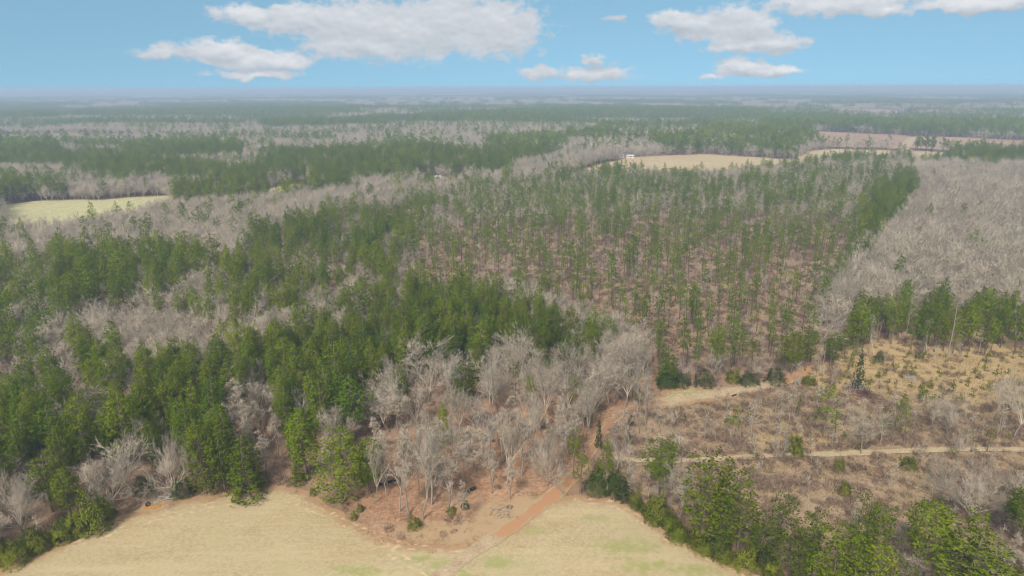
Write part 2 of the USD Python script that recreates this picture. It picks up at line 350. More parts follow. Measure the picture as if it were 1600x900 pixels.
def sheet(name, poly, look_, lift, step, label, category, attrs=None, stuff='structure'):
    """A sheet that follows the ground, LIFT metres above it. attrs: {name: function(xy, metres inside the edge)}."""
    from scipy.spatial import Delaunay
    verts, faces, inside = [], [], []
    for g in (poly.geoms if hasattr(poly, 'geoms') else [poly]):
        if g.area < step * step:
            continue
        x0, y0, x1, y1 = g.bounds
        X, Y = np.meshgrid(np.arange(x0, x1, step), np.arange(y0, y1, step))
        pts = np.stack([X.ravel(), Y.ravel()], -1)
        pts = pts[shapely.contains_xy(g.buffer(-0.35 * step), pts[:, 0], pts[:, 1])]
        rings = [np.array(r.coords)[:-1] for r in (g.segmentize(step).exterior, *g.segmentize(step).interiors)]
        pts = np.concatenate([*rings, pts])
        tri = Delaunay(pts).simplices
        c = pts[tri].mean(1)
        tri = tri[shapely.contains_xy(g, c[:, 0], c[:, 1])]
        a, b, cc = pts[tri[:, 0]], pts[tri[:, 1]], pts[tri[:, 2]]
        flip = (b[:, 0] - a[:, 0]) * (cc[:, 1] - a[:, 1]) - (b[:, 1] - a[:, 1]) * (cc[:, 0] - a[:, 0]) < 0
        tri[flip] = tri[flip][:, ::-1]
        faces.append(tri + sum(len(x) for x in verts))
        verts.append(pts)
        inside.append(shapely.distance(shapely.points(pts), g.boundary))
    xy, d = np.concatenate(verts), np.concatenate(inside)
    v = np.column_stack([xy, height(xy[:, 0], xy[:, 1]) + lift])
    m = put('/World/' + numbered(name), (v, np.concatenate(faces)), look_, smooth=True, attrs={k: fn(xy, d) for k, fn in (attrs or {}).items()})
    tag(m.GetPrim(), label, category, kind=stuff)
    return m


def line_area(points, width):
    """A strip along a line of the photograph; WIDTH in metres, one or one for each point."""
    c = at([p[0] for p in points], [p[1] for p in points])
    t = np.linspace(0, 1, len(c))
    u = np.linspace(0, 1, len(c) * 14)
    from scipy.interpolate import make_interp_spline
    s = make_interp_spline(t, c, k=3 if len(c) > 3 else 1)(u)
    w = np.interp(u, t, np.broadcast_to(width, (len(c),)))
    w = w * (0.62 + 0.5 * meshkit.noise(np.column_stack([s / 5, u * 0])) + 0.35 * meshkit.noise(np.column_stack([s / 1.1, u * 0]), 3))
    d = np.gradient(s, axis=0)
    nn = np.stack([-d[:, 1], d[:, 0]], -1) / np.linalg.norm(d, axis=1)[:, None]
    return shapely.Polygon(np.concatenate([s + nn * w[:, None] / 2, (s - nn * w[:, None] / 2)[::-1]])).buffer(0), s


def ellipse_attr(spots):
    """1 inside ellipses given in the photograph (px, py, half width, half height), falling off outside."""
    def fn(xy, d):
        pp = project(np.column_stack([xy, height(xy[:, 0], xy[:, 1])]))
        out = np.zeros(len(xy))
        for a, b, w, h in spots:
            out = np.maximum(out, np.clip(1.25 - 0.75 * np.hypot((pp[:, 0] - a) / w, (pp[:, 1] - b) / h), 0, 1))
        return np.nan_to_num(out)
    return fn


PASTURE = [(-420, 1100), (-160, 952), (0, 889), (60, 866), (130, 833), (200, 804), (238, 794), (300, 779), (370, 767), (440, 759), (475, 764), (515, 788), (560, 816), (600, 838), (640, 849), (700, 852),
           (748, 848), (790, 830), (826, 806), (860, 780), (885, 776), (900, 774), (950, 778), (990, 792), (1020, 813), (1060, 843), (1100, 863), (1150, 882), (1200, 905), (1330, 985), (1500, 1100)]
pasture = area(PASTURE, 0, 0.8, 3)
P_GREEN = [(660, 862, 24, 6), (690, 853, 20, 5), (655, 875, 30, 8), (735, 856, 16, 4), (560, 893, 60, 12), (690, 885, 30, 12), (980, 855, 60, 18), (1010, 885, 70, 14), (1090, 892, 50, 10), (830, 830, 24, 8), (780, 880, 40, 14), (930, 810, 26, 6), (700, 900, 60, 12)]
GROVE = [(425, 770), (445, 735), (500, 735), (560, 690), (640, 655), (720, 620), (800, 605), (900, 600), (1010, 600), (1000, 640), (955, 690), (935, 720), (915, 760), (890, 780), (800, 835), (740, 855), (650, 855), (600, 845), (520, 800), (475, 768)]
grove = area(GROVE, 0, 1.0, 5)
BRUSH = [(905, 770), (950, 690), (1005, 625), (1060, 600), (1180, 590), (1260, 560), (1300, 520), (1420, 505), (1700, 500), (2100, 520), (2200, 900), (1700, 1100), (1450, 1020), (1240, 915), (1150, 885), (1060, 845), (990, 795)]
brush = area(BRUSH, 0, 2.0, 6)
sheet('brush_land', brush, M_BRUSH, 0.05, 3.0, 'rough open land of straw, brambles and seedlings right of the tracks', 'rough land',
      {'straw': ellipse_attr([(1500, 560, 160, 40), (1400, 570, 110, 45), (1560, 600, 90, 50), (1330, 590, 70, 25), (1250, 690, 60, 14)]), 'fade': lambda xy, d: np.clip(1 - d / 9, 0, 1) * 0.9})
sheet('grove_floor', grove, M_GROVE, 0.09, 2.0, 'orange leaf litter under the bare grove by the pasture', 'leaf litter', {'rim': ellipse_attr([(720, 835, 110, 20), (800, 805, 70, 24), (500, 768, 50, 14), (830, 790, 40, 16)]), 'fade': lambda xy, d: np.clip(1 - d / 8, 0, 1) * 0.9 * (1 - ellipse_attr([(720, 835, 140, 30), (820, 800, 80, 34)])(xy, d))})
WHEELS = [shapely.LineString(at([p[0] for p in w], [p[1] for p in w])) for w in (
    [(120, 850), (240, 812), (330, 790), (440, 775), (500, 800), (560, 828), (620, 850), (690, 864), (735, 868)], [(690, 905), (640, 880), (600, 858)], [(905, 782), (960, 788), (1010, 818), (1060, 852), (1120, 876), (1200, 912)])]


def worn(xy, d):
    p = shapely.points(xy)
    return np.max([np.clip(1 - np.abs(shapely.distance(p, w) - 0.85) / 0.55, 0, 1) for w in WHEELS], 0) * 0.75


sheet('pasture', pasture, M_PASTURE, 0.13, 0.9, 'pale dormant pasture in front of the woods', 'pasture',
      {'green': lambda xy, d: np.clip(ellipse_attr(P_GREEN)(xy, d) * 0.62, 0, 1), 'rim': lambda xy, d: np.clip(1.1 - d / 4.2, 0, 1) * 0.85, 'wear': worn})
soil = area([(198, 803), (225, 790), (262, 778), (290, 775), (268, 788), (240, 799)], 0, 0.7, 8)
sheet('bare_soil', soil, M_SOIL, 0.17, 1.0, 'bare orange soil scraped open at the pasture edge', 'bare soil', {'rim': lambda xy, d: np.clip(1 - d / 1.2, 0, 1)})
ROAD = [(610, 960), (690, 901), (735, 866), (785, 834), (830, 801), (866, 774), (890, 752), (906, 734), (922, 708), (940, 682), (958, 658), (984, 641), (1010, 632), (1060, 625), (1120, 616), (1180, 606), (1225, 595), (1254, 581), (1266, 568)]
road, road_line = line_area(ROAD, [3.6, 3.4, 3.0, 2.9, 3.3, 3.4, 3.3, 3.0, 2.6, 2.3, 2.2, 2.3, 2.8, 3.8, 4.6, 4.6, 4.4, 4.0, 3.0])
sheet('dirt_road', road, M_DIRT, 0.21, 0.7, 'orange dirt road from the pasture through the grove to the upper woods', 'dirt road', {
    'red': ellipse_attr([(800, 822, 34, 22), (850, 785, 40, 36), (890, 750, 26, 24), (1250, 584, 40, 24), (1280, 540, 30, 30)]), 'leafy': ellipse_attr([(925, 695, 60, 60), (970, 652, 60, 30), (1010, 634, 30, 14)]), 'rut': lambda xy, d: np.clip(1 - d / 0.9, 0, 1) * 0.7})
TRACK = [(960, 716), (1000, 720), (1060, 721), (1120, 718), (1200, 713), (1300, 710), (1400, 706), (1500, 703), (1600, 704), (1750, 712)]
track, track_line = line_area(TRACK, [1.6, 2.0, 2.2, 2.2, 2.0, 2.2, 2.2, 2.0, 2.0, 2.0])
sheet('farm_track', track, M_DIRT, 0.21, 0.6, 'pale two rut track crossing the rough land on the right', 'track', {'rut': lambda xy, d: np.clip((d - 0.55) / 0.3, 0, 1) * 0.8, 'red': lambda xy, d: xy[:, 0] * 0, 'leafy': lambda xy, d: xy[:, 0] * 0})
verge = area([(1005, 640), (1030, 612), (1070, 604), (1150, 606), (1230, 592), (1255, 590), (1200, 612), (1120, 626), (1050, 638)], 0, 1.0, 12)
sheet('grass_verge', verge, M_PASTURE, 0.15, 1.5, 'strip of dry grass along the upper dirt road', 'grass verge', {'green': lambda xy, d: xy[:, 0] * 0 + 0.42, 'rim': lambda xy, d: np.clip(1.2 - d / 3, 0, 1), 'wear': lambda xy, d: xy[:, 0] * 0})

FAR_OPEN = [
    ('far_field', [(0, 352), (0, 322), (60, 314), (150, 313), (220, 308), (268, 306), (290, 330), (262, 338), (200, 352), (140, 366), (60, 376), (0, 380)], M_GREEN_FIELD, 'pale green field below the dark pine wall on the left'),
    ('far_field', [(395, 300), (430, 291), (480, 287), (500, 292), (490, 312), (420, 322)], M_FAR_FIELD, 'small tan field left of the metal roofed barn'),
    ('far_field', [(650, 277), (690, 276), (722, 280), (735, 278), (726, 292), (700, 302), (668, 298), (652, 290)], M_FAR_FIELD, 'dry farmyard ground around the white roofed barn'),
    ('far_field', [(895, 268), (940, 256), (985, 246), (1040, 244), (1100, 241), (1180, 246), (1240, 250), (1262, 238), (1300, 233), (1382, 235), (1395, 240), (1400, 254), (1320, 260), (1250, 268), (1200, 276), (1120, 283), (1040, 285), (980, 281), (912, 284)], M_FAR_FIELD, 'long tan hayfield behind the pine plantation'),
    ('far_field', [(1413, 243), (1420, 236), (1480, 239), (1495, 243), (1470, 262), (1425, 266)], M_FAR_FIELD, 'small tan field right of the far crossroads'),
    ('far_field', [(1550, 253), (1590, 251), (1640, 254), (1640, 260), (1560, 257)], M_FAR_FIELD, 'thin tan field at the right edge behind grey woods'),
    ('far_cutover', [(1262, 206), (1330, 208), (1420, 213), (1412, 236), (1380, 232), (1300, 231), (1280, 228)], M_CUTOVER, 'reddish cleared land left of the far dirt road'),
    ('far_cutover', [(1432, 214), (1520, 216), (1700, 224), (1700, 248), (1560, 246), (1480, 237), (1422, 233)], M_CUTOVER, 'reddish cleared land right of the far dirt road'),
    ('far_cutover', [(1290, 170), (1400, 173), (1470, 180), (1450, 186), (1380, 184), (1300, 178)], M_CUTOVER, 'distant reddish clearing above the pine wall on the right'),
    ('far_cutover', [(0, 210), (120, 208), (250, 213), (250, 218), (120, 219), (0, 222)], M_CUTOVER, 'distant reddish clearing on the far left'),
    ('far_green_field', [(672, 186), (720, 183), (778, 181), (778, 184), (720, 187), (690, 188)], M_GREEN_FIELD, 'thin bright green field in the far woods'),
]
far_open = []
for name, pts, lk, lab in FAR_OPEN:
    g = area(pts, 0, 4.0, 20 + len(far_open))
    far_open.append(g)
    d = math.hypot(*g.centroid.coords[0])
    sheet(name, g, lk, 0.3 if d < 1200 else 1.0, max(6.0, d / 90), lab, 'field' if 'field' in name else 'cleared land')
froad, _ = line_area([(1408, 250), (1407, 240), (1412, 233), (1420, 224), (1428, 215)], [7, 8, 12, 14, 16])
sheet('far_dirt_road', froad, M_DIRT, 1.3, 4.0, 'far dirt road running up between two cleared blocks', 'dirt road', {'red': lambda xy, d: xy[:, 0] * 0, 'leafy': lambda xy, d: xy[:, 0] * 0, 'rut': lambda xy, d: xy[:, 0] * 0})
far_open.append(froad.buffer(8))

# ------------------------------------------------------------------ plants
class Geo:
    """Collects triangles with a normal and one attribute at each vertex."""

    def __init__(self):
        self.v, self.f, self.n, self.a, self.k = [], [], [], [], 0

    def add(self, v, f, n, a):
        self.v.append(v); self.n.append(n); self.a.append(np.full(len(v), float(a))); self.f.append(np.asarray(f) + self.k)
        self.k += len(v)

    def tube(self, pts, rad, sides=4, a=1.0):
        p = np.asarray(pts, float)
        rad = np.broadcast_to(rad, (len(p),))
        t = np.gradient(p, axis=0)
        t /= np.linalg.norm(t, axis=1, keepdims=True) + 1e-9
        u = np.cross(t, np.where(np.abs(t[:, 2:]) < 0.9, [0, 0, 1.0], [1.0, 0, 0]))
        u /= np.linalg.norm(u, axis=1, keepdims=True) + 1e-9
        w = np.cross(t, u)
        ang = np.arange(sides) * 2 * np.pi / sides
        nn = np.cos(ang)[None, :, None] * u[:, None] + np.sin(ang)[None, :, None] * w[:, None]
        v = p[:, None] + rad[:, None, None] * nn
        i, j = np.meshgrid(np.arange(len(p) - 1), np.arange(sides), indexing='ij')
        q = np.stack([i * sides + j, i * sides + (j + 1) % sides, (i + 1) * sides + (j + 1) % sides, (i + 1) * sides + j], -1).reshape(-1, 4)
        self.add(v.reshape(-1, 3), np.concatenate([q[:, [0, 1, 2]], q[:, [0, 2, 3]]]), nn.reshape(-1, 3), a)

    def blades(self, base, d, length, width, normal, rng, a=0.0, mid=0.0):
        """Slim triangles from BASE along D; MID > 0 puts the widest place that far along (two triangles)."""
        side = np.cross(d, rng.normal(size=d.shape))
        side /= np.linalg.norm(side, axis=1, keepdims=True) + 1e-9
        L, W = np.broadcast_to(length, len(base))[:, None], np.broadcast_to(width, len(base))[:, None]
        m = len(base)
        if mid:
            v = np.stack([base, base + d * L * mid + side * W / 2, base + d * L, base + d * L * mid - side * W / 2], 1).reshape(-1, 3)
            k = np.arange(m)[:, None] * 4
            f = np.concatenate([k + [0, 1, 2], k + [0, 2, 3]])
            n = np.repeat(normal, 4, 0)
        else:
            v = np.stack([base - side * W / 2, base + side * W / 2, base + d * L], 1).reshape(-1, 3)
            f = np.arange(m)[:, None] * 3 + [0, 1, 2]
            n = np.repeat(normal, 3, 0)
        self.add(v, f, n, a)

    def mesh(self):
        n = np.concatenate(self.n)
        n /= np.linalg.norm(n, axis=1, keepdims=True) + 1e-9
        v, f = np.concatenate(self.v), np.concatenate(self.f)
        g = np.cross(v[f[:, 1]] - v[f[:, 0]], v[f[:, 2]] - v[f[:, 0]])
        flip = (g * n[f].sum(1)).sum(1) < 0                      # every face turns the way its normals point
        f[flip] = f[flip][:, ::-1]
        return (v, f), n, np.concatenate(self.a)


def unit(v):
    return v / (np.linalg.norm(v, axis=-1, keepdims=True) + 1e-9)


def pine(seed, H=20.0, base=0.45, W=2.6, shape='round', clumps=110, tufts=5, blades=7, blen=0.55, bw=0.13, spread=0.75, lean=0.02, stubs=6, sides=6):
    """(trunk, limbs, crown) of a pine: a tall bole, up-curved limbs and clumps of needle bursts at their ends."""
    rng = np.random.default_rng(seed)
    trunk, limbs, crown = Geo(), Geo(), Geo()
    tz = np.linspace(0, 1, 7)
    ax = np.stack([lean * H * tz ** 2 + 0.012 * H * np.sin(tz * 5 + rng.uniform(0, 6)) * tz, 0.012 * H * np.sin(tz * 4 + rng.uniform(0, 6)) * tz, H * 0.97 * tz - 0.15], -1)
    r0 = 0.0105 * H * rng.uniform(0.9, 1.15)
    trunk.tube(ax, r0 * (1 - 0.86 * tz) + 0.03, sides)

    def on_axis(t):
        return np.stack([np.interp(t, tz, ax[:, k]) for k in range(3)], -1)

    t = rng.uniform(0, 1, clumps * 3)
    if shape == 'round':
        prof = np.sin(np.pi * np.clip(t * 0.80 + 0.16, 0, 1)) ** 0.75
    elif shape == 'cone':
        prof = (1 - t) ** 0.75 * 0.95 + 0.07
    elif shape == 'flat':
        prof = np.sin(np.pi * np.clip(t * 0.62 + 0.24, 0, 1)) ** 0.9
    else:
        prof = 0.55 + 0.45 * np.sin(np.pi * np.clip(t * 0.9 + 0.06, 0, 1))
    keep = rng.uniform(0, 1, len(t)) < prof ** 1.4
    t, prof = t[keep][:clumps], prof[keep][:clumps]
    levels = np.round(t * H * (1 - base) / 0.75) * 0.75 / (H * (1 - base))            # limbs leave the bole in whorls
    t = np.clip(0.72 * t + 0.28 * levels, 0, 1)
    az = rng.uniform(0, 2 * np.pi, len(t))
    lob = 0.80 + 0.30 * np.sin(az * 2 + rng.uniform(0, 6) + t * 3) + 0.16 * np.sin(az * 3 + rng.uniform(0, 6))
    R = W * prof * lob * rng.uniform(0.45, 1.08, len(t)) ** 0.7
    zt = base + (1 - base) * t
    start = on_axis(np.clip(zt - 0.04, 0, 1))
    rise = np.where(shape == 'cone', 0.10, 0.30) * R + (t - 0.35) * 0.5
    d = np.stack([np.cos(az), np.sin(az), np.zeros_like(az)], -1)
    end = start + d * R[:, None] + np.stack([0 * R, 0 * R, rise], -1)
    for s, e in zip(start[::2], end[::2]):
        m = 0.5 * (s + e) - [0, 0, 0.1 * np.linalg.norm(e - s)]
        limbs.tube([s, m, e], [0.055 * H / 20, 0.035 * H / 20, 0.012], 3)
    for _ in range(stubs):                                                              # dead stubs under the crown
        z, a = rng.uniform(base * 0.45, base), rng.uniform(0, 6.28)
        s = on_axis(np.array(z))
        limbs.tube([s, s + np.array([math.cos(a), math.sin(a), rng.uniform(-0.3, 0.25)]) * rng.uniform(0.6, 1.6)], [0.03, 0.01], 3)
    cen = np.repeat(end, tufts, 0) + rng.normal(size=(len(end) * tufts, 3)) * np.array([spread, spread, spread * 0.8]) * 0.55
    top = on_axis(np.array([0.99, 0.965, 0.94]))
    cen = np.concatenate([cen, np.repeat(top, 2, 0) + rng.normal(size=(6, 3)) * 0.2])
    hub = np.column_stack([np.interp(cen[:, 2], ax[:, 2], ax[:, 0]), np.interp(cen[:, 2], ax[:, 2], ax[:, 1]), cen[:, 2] - 0.6])
    out = unit(cen - hub)
    B = np.repeat(cen, blades, 0)
    O = np.repeat(out, blades, 0)
    dd = unit(rng.normal(size=B.shape) + 0.9 * O + [0, 0, 0.45])
    own = unit(B - np.repeat(np.repeat(np.concatenate([end, top]), [tufts] * len(end) + [2] * 3, 0), blades, 0) + 1e-3)
    crown.blades(B - dd * 0.08, dd, blen * rng.uniform(0.7, 1.2, len(B)), bw * rng.uniform(0.75, 1.25, len(B)), unit(0.45 * O + 0.25 * dd + 0.75 * own + [0, 0, 0.4]), rng, 0.0, 0.55)
    return trunk, limbs, crown


def bare(seed, H=16.0, style='vase', spread=1.0, limbs_n=6, sub=7, subsub=6, twigs=8, tw=0.045, tl=0.8, trunk_frac=0.3, sides=6, stout=1.0):
    """(trunk, limbs, twigs) of a leafless tree."""
    rng = np.random.default_rng(seed)
    trunk, limbs, fine = Geo(), Geo(), Geo()
    r0 = 0.014 * H * rng.uniform(0.85, 1.15)

    def bend(s, d, L, up, n=4):
        pts, p = [s], s
        for _ in range(n):
            d = unit(d + rng.normal(size=3) * 0.13 + [0, 0, up])
            p = p + d * L / n
            pts.append(p)
        return np.array(pts), d

    def pick(pts, t):
        i = t * (len(pts) - 1)
        k = min(int(i), len(pts) - 2)
        return pts[k] + (pts[k + 1] - pts[k]) * (i - k), unit(pts[k + 1] - pts[k])

    def off(d, angle):
        s = unit(np.cross(d, rng.normal(size=3)))
        return unit(d * math.cos(angle) + s * math.sin(angle))

    mains = []
    if style == 'pole':
        p, _ = bend(np.array([0, 0, -0.15]), np.array([0, 0, 1.0]), H * 0.97, 0.25, 7)
        trunk.tube(p, r0 * 0.8 * np.linspace(1, 0.12, len(p)), sides)
        for _ in range(limbs_n * 3):
            t = rng.uniform(trunk_frac, 0.97)
            s, d = pick(p, t)
            mains.append((s, off(d, rng.uniform(0.5, 0.85)), H * 0.30 * spread * (1.15 - t) * rng.uniform(0.7, 1.2), r0 * 0.32 * (1.2 - t), 0.16))
    else:
        tr = trunk_frac * H
        p, d = bend(np.array([0, 0, -0.15]), unit(np.array([rng.normal() * 0.05, rng.normal() * 0.05, 1.0])), tr, 0.1, 4)
        trunk.tube(p, r0 * np.linspace(1.15, 0.72, len(p)), sides)
        for j in range(limbs_n):
            a = 2 * np.pi * (j + rng.uniform(0, 0.7)) / limbs_n
            if style == 'vase':
                tilt, L = rng.uniform(0.12, 0.55) * spread, H * (1 - trunk_frac) * rng.uniform(0.75, 0.98)
            else:
                tilt, L = rng.uniform(0.25, 1.25) * spread, H * (1 - trunk_frac) * rng.uniform(0.62, 0.85)
            s, _ = pick(p, rng.uniform(0.72 if style == 'vase' else 0.6, 1.0))
            mains.append((s, np.array([math.cos(a) * math.sin(tilt), math.sin(a) * math.sin(tilt), math.cos(tilt)]), L, r0 * rng.uniform(0.4, 0.62), 0.07 if style == 'vase' else 0.05))
    tips = []
    for s, d, L, r, up in mains:
        p, d1 = bend(s, d, L, up, 5)
        r = r * stout
        limbs.tube(p, r * np.linspace(1, 0.18, len(p)), 4)
        for _ in range(sub if style != 'pole' else max(2, sub // 2)):
            t = rng.uniform(0.25, 1.0)
            s2, d2 = pick(p, t)
            L2 = L * (0.50 - 0.22 * t) * rng.uniform(0.7, 1.25)
            p2, _ = bend(s2, off(d2, rng.uniform(0.4, 0.85)), L2, 0.07, 3)
            limbs.tube(p2, r * (0.45 - 0.22 * t) * np.linspace(1, 0.3, len(p2)), 3)
            for _ in range(subsub):
                t3 = rng.uniform(0.2, 1.0)
                s3, d3 = pick(p2, t3)
                L3 = max(0.5, L2 * 0.48) * rng.uniform(0.6, 1.2)
                d3 = off(d3, rng.uniform(0.3, 0.8))
                tips.append((s3, unit(d3 + [0, 0, 0.12]), L3))
    S = np.array([x[0] for x in tips]); D = np.array([x[1] for x in tips]); L = np.array([x[2] for x in tips])
    top = np.array([0, 0, H * 0.45])
    fine.blades(S, D, L * 1.25, tw * 1.35, unit(unit(S - top) + 0.5 * rng.normal(size=S.shape) + [0, 0, 0.5]), rng, 0.55)
    if twigs:
        u = rng.uniform(0.15, 1.0, (len(S), twigs, 1))
        B = (S[:, None] + D[:, None] * L[:, None, None] * u).reshape(-1, 3)
        DD = unit(np.repeat(D, twigs, 0) + rng.normal(size=B.shape) * 0.55 + [0, 0, 0.15])
        fine.blades(B, DD, tl * rng.uniform(0.6, 1.3, len(B)), tw, unit(unit(B - top) + 0.5 * rng.normal(size=B.shape) + [0, 0, 0.5]), rng, 1.0)
    return trunk, limbs, fine


def shrub(seed, R=1.6, H=2.2, clumps=190, blades=15, blen=0.19, bw=0.07, stems=9):
    rng = np.random.default_rng(seed)
    g, st = Geo(), Geo()
    d = unit(rng.normal(size=(clumps, 3)) + [0, 0, 0.35])
    d[:, 2] = np.abs(d[:, 2])
    lobes = 0.45 + 0.95 * meshkit.noise(d * 2.1 + seed * 3.7)
    c = d * lobes[:, None] * rng.uniform(0.55, 1.0, (clumps, 1)) ** 0.5 * [R, R, H] + [0, 0, 0.15]
    B = np.repeat(c, blades, 0) + rng.normal(size=(clumps * blades, 3)) * 0.13 * R * 0.6
    O = np.repeat(d, blades, 0)
    dd = unit(rng.normal(size=B.shape) + O * 0.7 + [0, 0, 0.3])
    g.blades(B, dd, blen * rng.uniform(0.7, 1.3, len(B)), bw, unit(O + 0.5 * dd + [0, 0, 0.3]), rng, 0.0, 0.5)
    for k in range(stems):
        e = c[rng.integers(clumps)]
        st.tube([[0, 0, -0.05], e * 0.5 + rng.normal(size=3) * 0.08, e], [0.035, 0.025, 0.01], 3)
    return st, g


def brushwood(seed, R=1.4, H=2.2, n=150, w=0.05):
    """A tangle of leafless canes."""
    rng = np.random.default_rng(seed)
    g = Geo()
    a, r = rng.uniform(0, 6.28, n), R * np.sqrt(rng.uniform(0, 1, n))
    b = np.stack([np.cos(a) * r, np.sin(a) * r, np.zeros(n) - 0.05], -1)
    d = unit(np.stack([np.cos(a) * 0.5, np.sin(a) * 0.5, np.ones(n) * 1.1], -1) + rng.normal(size=(n, 3)) * 0.33)
    L = H * rng.uniform(0.4, 1.05, n) * (1.1 - 0.5 * r / R)
    g.blades(b, d, L, w, unit(d + [0, 0, 0.5] + 0.4 * rng.normal(size=b.shape)), rng, 0.3)
    k = np.repeat(np.arange(n), 3)
    B = b[k] + d[k] * (L[k] * rng.uniform(0.3, 0.95, len(k)))[:, None]
    g.blades(B, unit(d[k] + rng.normal(size=B.shape) * 0.6), L[k] * 0.32, w * 0.8, unit(d[k] + [0, 0, 0.5]), rng, 1.0)
    return g


def straw_tuft(seed, R=0.9, H=0.75, n=46, w=0.06):
    rng = np.random.default_rng(seed)
    g = Geo()
    a, r = rng.uniform(0, 6.28, n), R * np.sqrt(rng.uniform(0, 1, n))
    b = np.stack([np.cos(a) * r, np.sin(a) * r, np.zeros(n) - 0.03], -1)
    d = unit(np.stack([np.cos(a) * 0.4, np.sin(a) * 0.4, np.ones(n)], -1) + rng.normal(size=(n, 3)) * 0.3)
    g.blades(b, d, H * rng.uniform(0.5, 1.1, n), w, unit(d + [0, 0, 1.0]), rng, 0.0)
    return g


KINDS = '/World/kinds'
stage.CreateClassPrim(KINDS)


def kind(name, parts, attr):
    """A class prim with PARTS: [(name, Geo, material)]."""
    path = f'{KINDS}/{numbered("kind_" + name)}'
    UsdGeom.Xform.Define(stage, path)
    for pn, geo, mat in parts:
        mesh, nn, aa_ = geo.mesh()
        put(f'{path}/{pn}', mesh, mat, normals=nn, attrs={attr: aa_})
    return path


def reach(geo):
    p = np.concatenate(geo.v)
    return float(np.percentile(np.hypot(p[:, 0], p[:, 1]), 93))


def pine_kind(name, mat=None, **kw):
    t, l_, c = pine(**kw)
    return kind(name, [('trunk', t, M_BARK), ('limbs', l_, M_BARK), ('crown', c, mat or M_PINE)], 'bark'), kw['H'], reach(c)


def bare_kind(name, mat=None, **kw):
    mat = mat or M_BARE
    t, l_, c = bare(**kw)
    for g_ in (t, l_):
        g_.a = [x * 0 for x in g_.a]
    return kind(name, [('trunk', t, mat if mat is M_WHITE else M_TRUNK), ('limbs', l_, mat), ('twigs', c, mat)], 'twig'), kw['H'], reach(c)


# every kind is built for a tree of the height given; placing scales it
PINE = {
    'full': [pine_kind('full', seed=s, H=20, base=0.30, W=3.1, shape='round', clumps=215, tufts=7, blades=15, blen=0.36, bw=0.062, spread=0.62) for s in (1, 2, 3)],
    'edge': [pine_kind('edge', seed=s, H=18, base=0.08, W=3.7, shape='cone' if s != 13 else 'mixed', clumps=270, tufts=7, blades=15, blen=0.36, bw=0.062, spread=0.6, stubs=0) for s in (11, 12, 13)],
    'tall': [pine_kind('tall', seed=s, H=21, base=0.17, W=2.9, shape='mixed', clumps=200, tufts=6, blades=15, blen=0.36, bw=0.062, spread=0.6, stubs=2) for s in (15, 16, 17)],
    'thin': [pine_kind('thin', M_PINE_THIN, seed=s, H=20, base=0.45, W=2.1, shape='mixed' if s % 2 else 'round', clumps=75, tufts=6, blades=13, blen=0.36, bw=0.065, spread=0.52, stubs=9) for s in (21, 22, 23, 24)],
    'flat': [pine_kind('flat', seed=s, H=20, base=0.42, W=3.9, shape='round', clumps=240, tufts=7, blades=15, blen=0.36, bw=0.062, spread=0.7) for s in (31, 32)],
    'sparse': [pine_kind('sparse', M_PINE_THIN, seed=s, H=16, base=0.35, W=1.9, shape='mixed', clumps=38, tufts=6, blades=13, blen=0.36, bw=0.065, spread=0.5, lean=0.05, stubs=6) for s in (41, 42)],
    'young': [pine_kind('young', seed=s, H=6, base=0.06, W=1.35, shape='cone', clumps=50, tufts=3, blades=6, blen=0.42, bw=0.12, spread=0.4, stubs=0, sides=5) for s in (51, 52)],
}
BARE = {
    'vase': [bare_kind('vase', seed=s, H=17, style='vase', limbs_n=7, sub=10, subsub=6, twigs=9) for s in (61, 62, 63)],
    'oak': [bare_kind('oak', seed=s, H=15, style='oak', limbs_n=9, sub=9, subsub=7, twigs=7, trunk_frac=0.22) for s in (71, 72, 73)],
    'big': [bare_kind('big', seed=s, H=16, style='oak', limbs_n=14, sub=13, subsub=8, twigs=9, tw=0.034, tl=0.7, trunk_frac=0.16, stout=0.6) for s in (75, 76)],
    'pole': [bare_kind('pole', seed=s, H=17, style='pole', limbs_n=9, sub=6, subsub=5, twigs=7, trunk_frac=0.25) for s in (81, 82, 83)],
    'white': [bare_kind('white', M_WHITE, seed=s, H=14, style='vase' if s == 91 else 'oak', spread=0.9, limbs_n=6, sub=8, subsub=4, twigs=4, tw=0.05) for s in (91, 92)],
    'brown': [bare_kind('brown', M_BROWN, seed=s, H=13, style='oak', limbs_n=8, sub=8, subsub=7, twigs=9, tw=0.055) for s in (95,)],
    'russet': [bare_kind('russet', M_RUSSET, seed=97, H=12, style='oak', limbs_n=7, sub=7, subsub=6, twigs=10, tw=0.09, tl=0.5)],
    'sapling': [bare_kind('sapling', seed=s, H=7, style='pole', limbs_n=4, sub=3, subsub=4, twigs=4, tw=0.035, tl=0.6, trunk_frac=0.2, sides=4) for s in (101, 102)],
}


def shrub_kind(name, mat, **kw):
    st, g = shrub(**kw)
    return kind(name, [('stems', st, M_BARK), ('leaves', g, mat)], 'bark'), kw.get('H', 2.2), reach(g)


SHRUB = {
    'green': [shrub_kind('green_shrub', M_SHRUB, seed=s) for s in (111, 112)],
    'dark': [shrub_kind('dark_shrub', M_DARK, seed=s, R=1.9, H=3.0, clumps=240) for s in (121, 122)],
    'cedar': [pine_kind('cedar', M_DARK, seed=131, H=8, base=0.03, W=1.9, shape='cone', clumps=130, tufts=4, blades=6, blen=0.35, bw=0.12, spread=0.4, stubs=0, sides=5)],
}

# ------------------------------------------------------------------ single trees and bushes, one by one
rng = np.random.default_rng(7)
HAND = []                                             # where hand placed trees stand, so that scattered ones keep away


